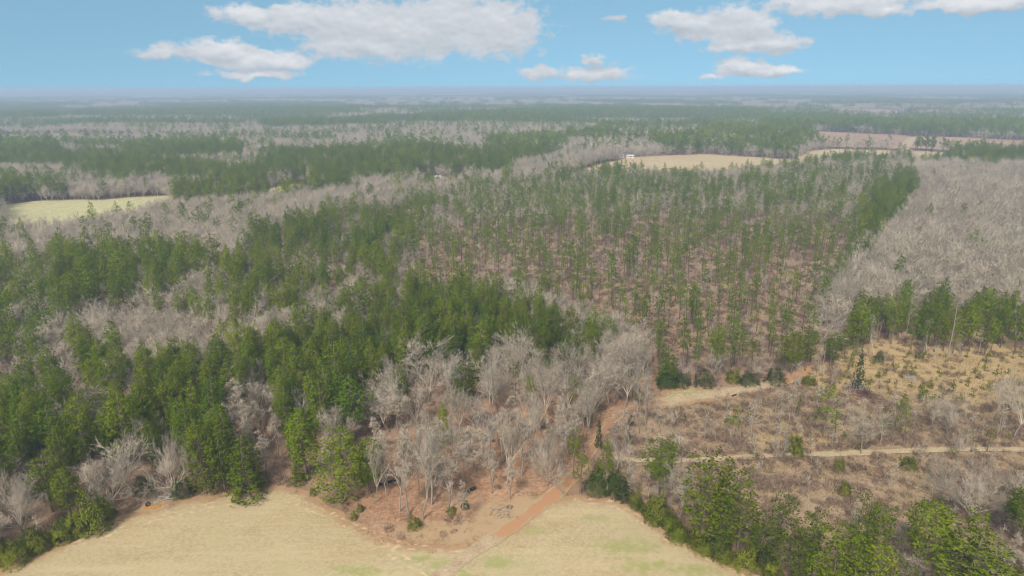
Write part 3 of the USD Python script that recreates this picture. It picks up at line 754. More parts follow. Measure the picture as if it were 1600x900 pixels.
def grow(name, kinds, px, py, top, width=None, label=None, category=None, group=None, which=None, rot=None):
    """A plant whose foot is seen at px, py, whose tip reaches TOP and whose crown is WIDTH wide in the photograph."""
    k = kinds[int(rng.integers(len(kinds))) if which is None else which]
    path, kh, kr = k
    p = at(px, py)
    z = float(height(p[0], p[1]))
    dx, dy, dz = ray(px, top)
    h = CAM_H + dz * math.hypot(*p) / math.hypot(dx, dy) - z
    depth = float(p[1] * math.cos(math.radians(PITCH)) + (CAM_H - z) * math.sin(math.radians(PITCH)))
    sz = h / kh
    sx = (width * depth / FOCAL) / (2 * kr) if width else sz
    sx = min(max(sx, 0.55 * sz), 1.9 * sz)
    HAND.append((p[0], p[1], max(1.5, kr * sx * 0.75)))
    return thing(name, (p[0], p[1], z), float(rng.uniform(0, 360)) if rot is None else rot, (sx, sx, sz), label, category, group, kind_of=path)


PT, BT = ('pine_tree', 'pine tree'), ('bare_tree', 'bare tree')
for kinds, px, py, top, w, label in [
    (PINE['edge'], 536, 786, 670, 78, 'bright green full pine at the left corner of the bare grove, larger of the pair'),
    (PINE['full'], 578, 772, 679, 56, 'green pine with its crown over the corner of the bare grove, smaller of the pair'),
    (PINE['edge'], 322, 771, 668, 62, 'slim dark green pine green to the ground beside the round pine at the pasture edge'),
    (PINE['edge'], 386, 770, 672, 84, 'broad round topped pine green to the ground on the left pasture edge'),
    (PINE['full'], 478, 752, 628, 62, 'tall mid green pine behind the notch in the pasture edge'),
    (PINE['edge'], 470, 752, 696, 34, 'small narrow pine at the notch in the pasture edge'),
    (PINE['full'], 452, 700, 603, 40, 'yellow green pine beside a grey dead tree, behind the pasture notch'),
    (PINE['full'], 505, 690, 590, 44, 'light green pine partly hidden by white branches, behind the pasture notch'),
    (PINE['full'], 553, 690, 580, 60, 'tall dark pine standing at the left rim of the bare grove'),
    (PINE['edge'], 694, 692, 627, 38, 'lone small green pine in the middle of the bare grove'),
    (PINE['full'], 625, 650, 568, 36, 'small green pine rising out of the upper left of the bare grove'),
    (PINE['sparse'], 907, 771, 702, 36, 'slim pine standing beside the mouth of the orange road'),
    (PINE['thin'], 896, 748, 668, 26, 'thin tall pine behind the road mouth among grey trunks'),
    (PINE['edge'], 946, 768, 680, 38, 'dark pine right of the road mouth with white branches crossing it'),
    (PINE['flat'], 1029, 778, 680, 56, 'round headed pine on a bare trunk near the left end of the farm track'),
    (PINE['tall'], 1096, 852, 709, 84, 'tallest full pine on the right pasture edge'),
    (PINE['tall'], 1152, 862, 735, 66, 'tall pine just right of the tallest pine on the pasture edge'),
    (PINE['tall'], 1217, 900, 766, 46, 'thin see-through pine on the pasture edge near the bottom'),
    (PINE['tall'], 1292, 978, 799, 74, 'full rounded pine at the bottom edge left of a grey snag'),
    (PINE['tall'], 1356, 985, 829, 64, 'smaller pine at the bottom edge between a rounded pine and a white dead tree'),
    (PINE['flat'], 1440, 915, 776, 92, 'pine with a high rounded top in front of the big grey tree'),
    (PINE['full'], 1496, 980, 812, 112, 'broadest pine, a rounded green crown at the bottom right'),
    (PINE['flat'], 1592, 858, 752, 76, 'pine cut by the right edge beside the big grey tree'),
    (PINE['tall'], 1122, 862, 768, 42, 'slim pine squeezed between the two tallest edge pines'),
    (PINE['tall'], 1186, 884, 792, 44, 'slim pine between the second edge pine and the see-through one'),
    (PINE['tall'], 1246, 930, 816, 48, 'middle sized pine right of the see-through pine on the pasture edge'),
    (PINE['tall'], 1322, 990, 856, 44, 'low slim pine right of the full rounded bottom edge pine'),
    (PINE['tall'], 1256, 985, 862, 50, 'low bright pine at the bottom edge left of the rounded one'),
    (PINE['sparse'], 1337, 838, 762, 30, 'narrow light green pine behind a white dead tree'),
    (PINE['tall'], 1400, 985, 868, 48, 'low pine at the bottom edge left of the white dead sapling'),
    (PINE['sparse'], 1286, 682, 598, 36, 'tall thin pine with tiered limbs standing alone in the rough land'),
    (PINE['sparse'], 1304, 690, 635, 26, 'short thin pine next to the tiered lone pine'),
    (PINE['sparse'], 1393, 690, 617, 24, 'leaning thin pine left of a pair above the two rut track'),
    (PINE['sparse'], 1412, 690, 626, 24, 'thin pine with a bare lower trunk in the pair above the two rut track'),
    (PINE['sparse'], 1374, 688, 652, 24, 'low bushy pine above the two rut track beside a vase shaped grey tree'),
    (PINE['young'], 1442, 624, 596, 20, 'small pine standing alone in the straw coloured clearing'),
    (PINE['sparse'], 1542, 706, 667, 20, 'small pine right beside the two rut track near the right edge'),
    (PINE['sparse'], 1137, 592, 503, 22, 'thin pine left in the row of three above the verge'),
    (PINE['thin'], 1151, 592, 500, 28, 'thin tall pine in the middle of the row of three above the verge'),
    (PINE['thin'], 1173, 588, 522, 20, 'thin pine right in the row of three above the verge'),
    (PINE['full'], 1118, 585, 500, 30, 'pine with a heavy crown just left of the row of three above the verge'),
    (PINE['full'], 1236, 586, 512, 36, 'dark pine left of two at the bend of the upper road'),
    (PINE['full'], 1258, 580, 506, 34, 'dark pine right of two at the bend of the upper road'),
    (PINE['edge'], 1042, 600, 538, 44, 'dense low pine in the thicket above the verge'),
    (PINE['thin'], 1087, 590, 528, 20, 'narrow pine above the white twisted tree by the verge'),
    (PINE['thin'], 988, 622, 575, 15, 'slim green pine spindle in the grey trees left of the verge, upper of two'),
    (PINE['thin'], 998, 640, 604, 15, 'slim green pine spindle in the grey trees left of the verge, lower of two'),
    (PINE['sparse'], 922, 668, 630, 20, 'pale green young pine among the grove trunks left of the road'),
    (PINE['thin'], 898, 655, 580, 18, 'narrow green pine among grey trunks in the upper grove'),
    (PINE['full'], 1297, 572, 516, 34, 'light green pine at the left corner of the straw coloured clearing'),
    (PINE['sparse'], 1326, 577, 530, 24, 'short pine at the left corner of the straw coloured clearing'),
    (PINE['full'], 112, 812, 722, 84, 'yellow green pine with a domed crown near the left end of the pasture edge'),
    (PINE['full'], 82, 800, 700, 50, 'dark pine behind the pale tree at the left end of the pasture edge'),
    (PINE['full'], 726, 640, 560, 44, 'dark pine among the white trees at the top of the bare grove'),
    (PINE['full'], 700, 590, 530, 40, 'bright yellow green pine at the top of the bare grove'),
]:
    grow(PT[0], kinds, px, py, top, w, label, PT[1])

for kinds, px, py, top, w, label in [
    (BARE['big'], 36, 838, 720, 104, 'large pale leafless tree at the left edge of the picture by the pasture'),
    (BARE['big'], 178, 792, 697, 94, 'broad leafless oak low over the pasture edge, left of a round crowned one'),
    (BARE['vase'], 208, 772, 674, 84, 'leafless tree with upright limbs between two round ones at the pasture edge'),
    (BARE['big'], 276, 776, 661, 84, 'round crowned leafless tree right of the group at the left pasture edge'),
    (BARE['big'], 142, 650, 588, 58, 'dome shaped grey leafless crown surrounded by dense pines'),
    (BARE['pole'], 366, 680, 596, 34, 'tall pale leafless tree left of a twin among the pines'),
    (BARE['pole'], 390, 682, 588, 38, 'tall pale leafless tree right of a twin among the pines'),
    (BARE['brown'], 414, 705, 628, 54, 'brownish round leafless tree behind the pasture notch'),
    (BARE['white'], 470, 690, 612, 44, 'whitish leafless tree in front of a yellow green pine behind the notch'),
    (BARE['white'], 514, 640, 578, 24, 'thin whitish leafless tree behind two light green pines'),
    (BARE['vase'], 520, 715, 634, 46, 'grey leafless tree directly behind the corner pines of the grove'),
    (BARE['white'], 765, 735, 640, 60, 'whitish forked tree in the middle of the bare grove above the black logs'),
    (BARE['white'], 705, 640, 562, 44, 'white branched tree at the upper edge of the bare grove'),
    (BARE['oak'], 652, 672, 588, 84, 'wide leafless oak in the upper left of the bare grove'),
    (BARE['vase'], 770, 675, 548, 74, 'tallest whitish tree in the middle of the upper grove'),
    (BARE['vase'], 843, 672, 568, 66, 'broad white limbed tree in the upper grove, right of the tallest one'),
    (BARE['big'], 856, 760, 664, 58, 'full grey leafless tree with hanging twigs beside the road mouth'),
    (BARE['white'], 962, 742, 652, 56, 'white crooked leafless tree right of the road in front of a dark cedar'),
    (BARE['vase'], 1062, 812, 724, 44, 'white limbed leafless tree leaning on the tallest edge pine'),
    (BARE['oak'], 1036, 800, 742, 44, 'low spreading leafless tree on the right pasture edge'),
    (BARE['white'], 1073, 596, 554, 46, 'white twisted low tree in the thicket above the verge'),
    (BARE['oak'], 1111, 592, 534, 44, 'round pale leafless tree in the thicket above the verge'),
    (BARE['oak'], 1186, 590, 548, 40, 'grey leafless tree right of the three thin pines above the verge'),
    (BARE['vase'], 1345, 710, 645, 48, 'vase shaped pale tree standing on the far side of the two rut track'),
    (BARE['big'], 1512, 818, 706, 124, 'large many limbed grey tree behind the high topped pine'),
    (BARE['vase'], 1552, 660, 575, 40, 'tall grey tree on the rough land, left of two near the right edge'),
    (BARE['vase'], 1584, 684, 592, 54, 'tall grey tree on the rough land, right of two near the right edge'),
    (BARE['pole'], 1427, 925, 850, 30, 'white dead sapling at the bottom edge between two pines'),
    (BARE['pole'], 1408, 862, 816, 22, 'white dead sapling behind the high topped pine'),
    (BARE['pole'], 1331, 850, 774, 20, 'white dead tree in front of a narrow light green pine'),
    (BARE['oak'], 1580, 790, 722, 46, 'grey bushy tree beside the right edge above the cut off pine'),
    (BARE['vase'], 1470, 775, 716, 44, 'pale tree in front of the big grey tree, left of it'),
    (BARE['pole'], 1548, 935, 838, 34, 'pale upright sapling right of the broadest pine'),
    (BARE['pole'], 1568, 915, 822, 34, 'second pale upright sapling right of the broadest pine'),
    (BARE['pole'], 1590, 925, 802, 56, 'pale upright tree at the bottom right corner'),
    (BARE['brown'], 1338, 745, 712, 24, 'small brown leafed oak below the two rut track'),
    (BARE['pole'], 1220, 720, 668, 20, 'thin pale tree above the two rut track, left of another thin one'),
    (BARE['pole'], 1212, 725, 655, 20, 'thin pale tree with a forked top above the two rut track'),
    (BARE['oak'], 1395, 672, 640, 34, 'low grey tree behind the pair of thin pines'),
    (BARE['oak'], 1480, 680, 622, 44, 'grey bushy tree in the middle of the rough land'),
    (BARE['vase'], 1458, 672, 615, 40, 'pale bushy tree left of the grey one in the middle of the rough land'),
    (BARE['oak'], 1500, 712, 668, 36, 'pale low tree touching the two rut track on the right'),
    (BARE['pole'], 1010, 660, 548, 20, 'tall thin pale trunk right of the two green spindles'),
    (BARE['pole'], 1000, 650, 555, 22, 'tall thin pale trunk behind the two green spindles'),
    (BARE['russet'], 266, 480, 452, 14, 'small tree with rust red leaves left among the dense pines'),
    (BARE['russet'], 277, 485, 458, 12, 'smaller tree with rust red leaves beside another, among the dense pines'),
    (BARE['russet'], 150, 570, 548, 18, 'orange leafed low tree in the hardwood gap on the left'),
    (BARE['russet'], 1053, 545, 524, 22, 'orange leafed tree at the front of the plantation above the thicket'),
    (BARE['russet'], 1280, 510, 474, 18, 'tree with pale orange leaves near the corner of the upper road'),
]:
    grow(BT[0], kinds, px, py, top, w, label, BT[1])

# the front of the grove: tall tan trees, each with its trunk on the leaf litter
for j, (px, py, top, w) in enumerate([(588, 786, 690, 34), (625, 800, 660, 44), (640, 806, 672, 40), (661, 812, 655, 46), (674, 790, 668, 36), (699, 800, 700, 40), (655, 775, 668, 40), (725, 752, 690, 36), (768, 757, 668, 44), (792, 757, 650, 34),
                                      (606, 760, 668, 42), (690, 765, 690, 40), (712, 730, 660, 44), (742, 740, 665, 42), (815, 745, 640, 36), (830, 722, 610, 44), (875, 735, 640, 38), (886, 700, 590, 34), (915, 690, 598, 32), (800, 715, 620, 40), (680, 735, 650, 46), (640, 745, 655, 46)]):
    where = ['left of the fallen logs', 'with twin trunks near the fallen logs', 'beside the twin trunk tree', 'in front, reaching furthest towards the pasture', 'behind the frontmost trunk', 'with a clear grey trunk above low green shrubs', 'second row, behind the frontmost trunk',
            'just behind the black logs', 'with a dark trunk between the black logs and the road', 'with a straight white trunk', 'behind the fallen logs', 'in the middle row above the clear grey trunk', 'above the black logs, in the third row', 'near the small white post', 'close to the white trunk, further back',
            'deep in the grove right of the tallest white tree', 'next to the road, behind the hanging twigs', 'next to the road, higher up', 'on the uphill side of the road bend', 'between the white trunk and the tallest white tree', 'below the lone green pine', 'left of the lone green pine'][j]
    grow(BT[0], BARE['pole'] if j % 3 else BARE['vase'], px, py, top, w, 'tan leafless grove tree ' + where, BT[1], 'leafless trees of the grove by the pasture')

SB = ('shrub', 'shrub')
for kinds, px, py, top, w, label in [
    (SHRUB['green'], 26, 880, 852, 46, 'glossy green bush at the bottom left corner of the pasture edge'), (SHRUB['green'], 62, 862, 830, 40, 'rounded green bush, second from the left corner'),
    (SHRUB['green'], 152, 832, 770, 44, 'tall yellow green bush standing out into the pasture on the left'), (SHRUB['green'], 122, 836, 800, 36, 'mid green bush left of the tall yellow green one'), (SHRUB['green'], 95, 848, 820, 34, 'low green bush in the left hedge'),
    (SHRUB['dark'], 228, 770, 742, 34, 'dark evergreen bush under the leafless trees on the left'), (SHRUB['dark'], 285, 775, 748, 36, 'dark evergreen bush between round leafless tree and pine'),
    (SHRUB['green'], 376, 772, 758, 18, 'low yellow green bush at the foot of the round topped pine'),
    (SHRUB['dark'], 933, 772, 730, 40, 'dark evergreen thicket right of the road mouth'), (SHRUB['dark'], 960, 774, 738, 34, 'darker evergreen bush beside the road mouth thicket'), (SHRUB['cedar'], 972, 782, 738, 28, 'dark pointed cedar at the top of the right pasture'),
    (SHRUB['green'], 992, 792, 768, 22, 'yellow green bush below the pointed cedar'), (SHRUB['green'], 1026, 814, 770, 24, 'upright green bush under the round headed pine'), (SHRUB['green'], 1046, 828, 802, 28, 'green bush on the pasture edge left of the tallest pine'),
    (SHRUB['green'], 1060, 842, 818, 26, 'yellow green bush at the foot of the tallest edge pine'), (SHRUB['dark'], 1120, 866, 826, 40, 'dark bush between the two tallest edge pines'), (SHRUB['green'], 1100, 864, 838, 30, 'green bush in front of the tallest edge pine'),
    (SHRUB['green'], 1130, 876, 846, 34, 'bright bush in front of the second edge pine'), (SHRUB['green'], 1165, 888, 855, 38, 'bright bush right of the second edge pine'), (SHRUB['dark'], 1195, 890, 850, 36, 'dark bush near the lowest point of the pasture edge'), (SHRUB['green'], 1204, 900, 872, 32, 'green bush at the bottom end of the pasture edge'),
    (SHRUB['cedar'], 935, 700, 646, 14, 'dark green cedar standing behind the white crooked tree'), (SHRUB['cedar'], 985, 665, 646, 12, 'small dark cedar right of the road in the grove'),
    (SHRUB['dark'], 1065, 604, 582, 30, 'dark evergreen bush under the white twisted tree'), (SHRUB['dark'], 1100, 604, 580, 32, 'dark green bush in the middle of the thicket above the verge'), (SHRUB['green'], 1145, 598, 578, 22, 'bright green bush in the thicket above the verge'), (SHRUB['dark'], 1040, 606, 582, 30, 'dark bush at the left end of the thicket above the verge'),
    (SHRUB['dark'], 1212, 600, 578, 34, 'olive bush at the right end of the thicket above the verge'), (SHRUB['dark'], 1170, 602, 580, 32, 'olive bush below the three thin pines'),
    (SHRUB['green'], 1263, 600, 586, 24, 'bright yellow green bush beside the bend of the upper road'), (SHRUB['green'], 1241, 706, 680, 26, 'olive bush on the far side of the two rut track'), (SHRUB['green'], 1147, 660, 648, 26, 'flat olive bush below the upper road'), (SHRUB['green'], 1245, 714, 694, 12, 'small bright bush touching the two rut track'),
    (SHRUB['green'], 648, 826, 808, 22, 'bright green shrub at the front rim of the grove'), (SHRUB['dark'], 726, 796, 780, 10, 'small dark cedar shrub on the leaf litter below the black logs'), (SHRUB['green'], 563, 800, 788, 12, 'small yellow shrub at the grove corner'), (SHRUB['green'], 552, 812, 800, 12, 'yellow shrub on the grove rim below the corner pines'),
    (SHRUB['green'], 705, 802, 794, 18, 'low green shrub at the foot of the clear grey trunk'), (SHRUB['green'], 490, 775, 762, 8, 'small thin shrub on the pasture notch'), (SHRUB['green'], 1310, 735, 716, 18, 'yellow green bush below the two rut track, left one'), (SHRUB['green'], 1420, 732, 714, 26, 'yellow green bush below the two rut track, right one'),
    (SHRUB['green'], 1320, 774, 754, 20, 'yellow green bush in the lower rough land'), (SHRUB['dark'], 1373, 566, 548, 16, 'dark bush under a grey snag at the edge of the straw clearing'), (SHRUB['dark'], 1436, 560, 550, 14, 'dark low bush in the straw coloured clearing'),
    (SHRUB['cedar'], 1340, 610, 540, 16, 'grey green cedar at the left of the straw clearing'),
]:
    grow(SB[0], kinds, px, py, top, w, label, SB[1])

COUNT = 'first second third fourth fifth sixth seventh eighth ninth tenth eleventh twelfth thirteenth fourteenth fifteenth sixteenth seventeenth eighteenth nineteenth twentieth'.split()
edge_line = shapely.LineString(at([985, 1012, 1050, 1090, 1135, 1180, 1215], [788, 808, 838, 862, 884, 902, 925]))
for k_ in range(20):
    p_ = np.array(edge_line.interpolate((k_ + 0.5) / 20, normalized=True).coords[0]) + rng.normal(size=2) * 0.8 + [0.8, 0.6]
    path, kh, kr = SHRUB['green' if k_ % 4 else 'dark'][k_ % 2]
    s_ = rng.uniform(0.6, 1.25)
    thing(SB[0], (*p_, float(height(*p_))), float(rng.uniform(0, 360)), (s_ * rng.uniform(0.7, 1.35), s_ * rng.uniform(0.7, 1.2), s_), COUNT[k_] + ' low bush down the hedge line from the pointed cedar', SB[1], 'low bushes of the hedge line along the right pasture edge', kind_of=path)
edge_line = shapely.LineString(at([-10, 40, 90, 140, 190], [886, 866, 846, 826, 806]))
for k_ in range(12):
    p_ = np.array(edge_line.interpolate((k_ + 0.5) / 12, normalized=True).coords[0]) + rng.normal(size=2) * 1.0 + [-1.2, 1.6]
    path, kh, kr = SHRUB['green' if k_ % 3 else 'dark'][k_ % 2]
    s_ = rng.uniform(0.7, 1.5)
    thing(SB[0], (*p_, float(height(*p_))), float(rng.uniform(0, 360)), (s_ * rng.uniform(0.7, 1.35), s_ * rng.uniform(0.7, 1.2), s_), COUNT[k_] + ' low bush up the left hedge line from the picture corner', SB[1], 'low bushes of the hedge line along the left pasture edge', kind_of=path)

# ------------------------------------------------------------------ small things on the ground and far buildings
def part(root, name, mesh, look_, smooth=30):
    base, k_ = f'{root.GetPath()}/{name}', 0
    path = base
    while stage.GetPrimAtPath(path):
        k_ += 1
        path = f'{base}_{k_:03d}'
    return put(path, mesh, look_, smooth=smooth)


def rod(a, b, r, r2=None, sides=9):
    g_ = Geo()
    p_ = np.linspace(a, b, 5)
    g_.tube(p_, np.linspace(r, r if r2 is None else r2, 5), sides)
    return g_


def log_mesh(length, r, seed, bendy=0.06):
    """A lying log with rough bark and closed ends."""
    r_ = np.random.default_rng(seed)
    m = trimesh.creation.cylinder(r, length, sections=14)
    m = m.subdivide().subdivide()
    v_ = m.vertices @ trimesh.transformations.rotation_matrix(np.pi / 2, [0, 1, 0])[:3, :3].T
    v_ = v_ + (meshkit.fbm(v_ * 3 + seed, 3, seed)[:, None] - 0.5) * 0.35 * r * np.sign(v_) * [0.3, 1, 1]
    v_[:, 1] += bendy * length * np.sin(v_[:, 0] / length * 2.4)
    return trimesh.Trimesh(v_ + [0, 0, r * 0.85], m.faces)


def spot(px, py):
    p_ = at(px, py)
    return np.array([p_[0], p_[1], float(height(p_[0], p_[1])) + 0.1])


for px, py, L, r_, rot, lab in [(728, 773, 1.5, 0.42, 35, 'short black log nearest the pasture on the leaf litter'), (739, 766, 1.4, 0.40, 35, 'short black log just behind another on the leaf litter'), (1147, 619, 1.8, 0.25, 25, 'dark log lying on the upper dirt road')]:
    t_ = thing('log', spot(px, py), rot, None, lab, 'log')
    part(t_, 'bark', log_mesh(L, r_, int(px)), M_LOG)
    part(t_, 'stub', log_mesh(0.5, r_ * 0.35, int(px) + 1).apply_translation([L * 0.2, r_ * 0.9, r_ * 0.5]), M_LOG)
for px, py, L, rot, lab in [(589, 744, 6.0, 30, 'dark fallen trunk with broken branches behind the corner pines'), (606, 755, 5.0, 20, 'black fallen trunk with a tangle of branches in the grove corner'), (752, 690, 7.0, -10, 'dark fallen trunk lying deep in the middle of the grove')]:
    t_ = thing('fallen_tree', spot(px, py), rot, None, lab, 'fallen tree')
    part(t_, 'trunk', log_mesh(L, 0.28, int(px)), M_LOG)
    rb = np.random.default_rng(int(px))
    for _ in range(9):
        x_ = rb.uniform(-L / 2, L / 2)
        e_ = np.array([x_ + rb.uniform(-0.9, 0.9), rb.uniform(-1.4, 1.4), rb.uniform(0.4, 1.5)])
        (m_, n_, _a) = rod([x_, 0, 0.25], e_, 0.09, 0.03, 6).mesh()
        part(t_, 'branch', m_, M_LOG)


def stick_heap(px, py, R, H, n_, look_, lab, seed):
    t_ = thing('brush_pile', spot(px, py), 0, None, lab, 'brush pile')
    rb = np.random.default_rng(seed)
    g_ = Geo()
    for _ in range(n_):
        c_ = rb.normal(size=3) * [R * 0.42, R * 0.42, 0]
        z_ = H * max(0.08, 1 - np.hypot(*c_[:2]) / R) * rb.uniform(0.2, 1)
        d_ = unit(rb.normal(size=3) * [1, 1, 0.3]) * rb.uniform(0.6, 1.5)
        g_.tube([c_ + [0, 0, z_] - d_, c_ + [0, 0, z_ + 0.1], c_ + [0, 0, z_] + d_ * 0.8], [0.055, 0.045, 0.02], 5)
    (m_, nn, _a) = g_.mesh()
    p_ = part(t_, 'sticks', m_, look_)
    tag(p_.GetPrim(), kind='stuff')
    part(t_, 'log', log_mesh(R * 0.8, 0.12, seed), look_)


M_GREYBRUSH = plain('grey_brush_look', (0.30, 0.24, 0.19), 0.9, 0, 0.3)
M_REDWOOD = plain('dark_red_brush_look', (0.17, 0.075, 0.065), 0.9, 0, 0.4)
stick_heap(1338, 608, 3.4, 2.2, 150, M_DEADWOOD, 'grey heap of cut branches on the rough land', 5)
stick_heap(1352, 618, 3.6, 2.0, 170, M_REDWOOD, 'dark red heap of brush in front of a grey heap', 6)
stick_heap(262, 778, 3.0, 1.0, 90, M_DEADWOOD, 'grey pile of dead branches at the edge of the orange soil', 7)
stick_heap(1420, 592, 2.4, 1.0, 60, M_DEADWOOD, 'pale scatter of dead branches in the straw clearing', 8)
stick_heap(786, 800, 3.4, 0.3, 34, M_GREYBRUSH, 'low grey scatter of branches between grove and road', 9)

t_ = thing('tyre', spot(232, 791), 30, None, 'black tyre standing half in the bushes above the orange soil', 'tyre')
ring = trimesh.creation.torus(0.42, 0.17, 28, 14)
ring.apply_transform(trimesh.transformations.rotation_matrix(1.2, [1, 0, 0])); ring.apply_translation([0, 0, 0.45])
part(t_, 'tread', ring, M_RUBBER)
hub = trimesh.creation.annulus(0.18, 0.27, 0.15, sections=24)
hub.apply_transform(trimesh.transformations.rotation_matrix(1.2, [1, 0, 0])); hub.apply_translation([0, 0, 0.45])
part(t_, 'rim', hub, M_LOG)

t_ = thing('bucket', spot(722, 696), 0, None, 'small white bucket in the middle of the grove', 'bucket')
prof = np.array([[0.0, 0.02], [0.30, 0.02], [0.38, 0.70], [0.41, 0.70], [0.41, 0.76], [0.36, 0.76], [0.28, 0.08], [0.0, 0.08]])
part(t_, 'body', trimesh.creation.revolve(prof, sections=24), M_WHITE_PAINT)
a_ = np.linspace(0, np.pi, 9)
g_ = Geo(); g_.tube(np.stack([0.4 * np.cos(a_), 0 * a_, 0.72 + 0.3 * np.sin(a_)], -1), 0.02, 6)
part(t_, 'handle', g_.mesh()[0], M_DEADWOOD)
t_ = thing('marker_post', spot(795, 724), 0, None, 'thin white marker post beside the straight white trunk', 'post')
part(t_, 'post', trimesh.creation.box((0.09, 0.09, 1.7)).apply_translation([0, 0, 0.8]), M_WHITE_PAINT)
part(t_, 'plate', trimesh.creation.box((0.4, 0.03, 0.4)).apply_translation([0, -0.065, 1.45]), M_WHITE_PAINT)


# dead standing trunks
def snag(seed, H):
    r_ = np.random.default_rng(seed)
    t_, l_ = Geo(), Geo()
    z_ = np.linspace(-0.1, H, 8)
    p_ = np.stack([0.05 * np.sin(z_ * 0.6), 0.05 * np.cos(z_ * 0.5), z_], -1)
    t_.tube(p_, np.linspace(0.14, 0.06, 8), 7)
    for _ in range(9):
        h_ = r_.uniform(0.4, 0.97) * H
        a_ = r_.uniform(0, 6.28)
        s_ = np.array([0.05 * np.sin(h_ * 0.6), 0.05 * np.cos(h_ * 0.5), h_])
        l_.tube([s_, s_ + np.array([np.cos(a_), np.sin(a_), 0.5]) * r_.uniform(0.3, 1.2)], [0.05, 0.015], 4)
    return kind('snag', [('trunk', t_, M_TRUNK), ('branch_stubs', l_, M_TRUNK)], 'twig'), H, 1.0


for g_ in ():
    pass
SNAG = [snag(s_, 12) for s_ in (501, 502)]
for px, py, top, lab in [(1481, 558, 474, 'tallest pale dead trunk standing in the straw clearing'), (1442, 560, 516, 'short pale dead trunk left of the tallest one'), (1532, 528, 500, 'pale dead trunk in front of the pine belt near the right'), (1357, 552, 490, 'pale dead trunk in front of the left end of the pine belt'),
                         (1415, 530, 478, 'pale slim dead trunk in front of the middle of the pine belt'), (1392, 545, 515, 'short pale dead trunk at the left of the straw clearing'), (1500, 528, 490, 'slim dead trunk right of the tallest one, against the pine belt'), (1276, 585, 530, 'pale dead trunk beside the bend of the upper road, left of two'),
                         (1284, 588, 535, 'pale dead trunk beside the bend of the upper road, right of two'), (1367, 540, 500, 'pale dead trunk close to another at the left end of the pine belt'), (1577, 530, 470, 'pale dead trunk against the pine belt at the right edge'), (1011, 655, 590, 'bare pale pole right of the orange road in the grove'), (1396, 628, 590, 'thin dead pole in the middle of the rough land')]:
    grow('dead_tree', SNAG, px, py, top, None, lab, 'dead tree')


def house(name, px, py, w, d, h, rise, rot, wall, roof, label, category, doors=1, windows=2, lift=0.0):
    """Gabled building: walls, two roof slopes and gables, doors and windows set into frames."""
    t_ = thing(name, spot(px, py) + [0, 0, lift], rot, None, label, category)
    prof = shapely.Polygon([(-d / 2, -0.3), (d / 2, -0.3), (d / 2, h), (0, h + rise), (-d / 2, h)])
    body = trimesh.creation.extrude_polygon(prof, w, engine='earcut')
    M_ = np.array([[0, 0, 1, -w / 2], [1, 0, 0, 0], [0, 1, 0, 0], [0, 0, 0, 1.0]])
    body.apply_transform(M_)
    part(t_, 'wall', body, wall, False)
    sl = math.hypot(d / 2 + 0.5, rise * (d / 2 + 0.5) / (d / 2))
    for sgn in (-1, 1):
        r_ = trimesh.creation.box((w + 0.9, sl, 0.16))
        r_.apply_translation([0, 0, 0.1])
        r_.apply_transform(trimesh.transformations.rotation_matrix(-sgn * math.atan2(rise, d / 2), [1, 0, 0]))
        r_.apply_translation([0, sgn * (d / 4 + 0.25) * 1.0, h + rise / 2 - rise * 0.25 / (d / 2) + 0.05])
        part(t_, 'roof', r_, roof, False)
    for k_ in range(doors):
        part(t_, 'door', trimesh.creation.box((1.1 if category == 'house' else 2.6, 0.12, 2.1 if category == 'house' else 2.6)).apply_translation([(k_ - (doors - 1) / 2) * w / 3, -d / 2 - 0.03, 1.05 if category == 'house' else 1.3]), M_DOOR, False)
    for k_ in range(windows):
        x_ = (k_ + 0.5) / windows * w - w / 2
        x_ += 0.9 if abs(x_) < 0.9 else 0
        wn = part(t_, 'window', trimesh.creation.box((1.25, 0.12, 1.25)).apply_translation([x_, -d / 2 - 0.02, 1.7]), M_WHITE_PAINT, False)
        part(UsdGeom.Xform(wn.GetPrim()), 'pane', trimesh.creation.box((1.05, 0.04, 1.05)).apply_translation([x_, -d / 2 - 0.085, 1.7]), M_WINDOW, False)
    return t_


BUILT = []
for args in [
    ('barn', 685, 281, 7.0, 5.5, 2.9, 1.1, -18, M_WALL, M_METAL_ROOF, 'white metal roofed barn in the dry farmyard behind the plantation', 'barn', 1, 1),
    ('farm_house', 984, 247, 9, 6, 2.6, 1.2, 12, M_WHITE_PAINT, M_METAL_ROOF, 'white farm house at the left end of the long tan hayfield', 'house', 1, 4),
    ('shed', 970, 246, 6, 5, 2.6, 1.2, 12, M_WALL, M_GREY_ROOF, 'low grey roofed shed left of the white farm house', 'shed', 1, 1),
    ('farm_house', 1399, 259, 14, 9, 3.2, 2.2, 5, M_WHITE_PAINT, M_METAL_ROOF, 'white house hidden in the pines below the far crossroads', 'house', 1, 3),
    ('farm_house', 1405, 277, 9, 8, 3.4, 2.2, -8, M_BRICK, M_METAL_ROOF, 'small red walled house with a white roof among the pines', 'house', 1, 2),
    ('farm_house', 96, 225, 9, 7, 5.5, 2.0, 10, M_WHITE_PAINT, M_METAL_ROOF, 'tall white house beside a dark pine block on the far left', 'house', 1, 3),
    ('farm_house', 318, 216, 13, 7, 3.2, 2.2, 5, M_WHITE_PAINT, M_METAL_ROOF, 'long white building in front of the far left woods', 'house', 1, 5),
    ('farm_house', 710, 204, 14, 7, 3.2, 2.2, 5, M_WALL, M_METAL_ROOF, 'pale long building at the foot of a far pine block', 'house', 1, 5),
]:
    house(*args, lift=0.3)
    p_ = spot(args[1], args[2])
    dd_ = p_[:2] / np.linalg.norm(p_[:2])
    BUILT.append(shapely.LineString([p_[:2] + dd_ * 6, p_[:2] - dd_ * (42 if p_[1] < 1100 else 60)]).buffer(args[3] * 0.75))
far_open += BUILT

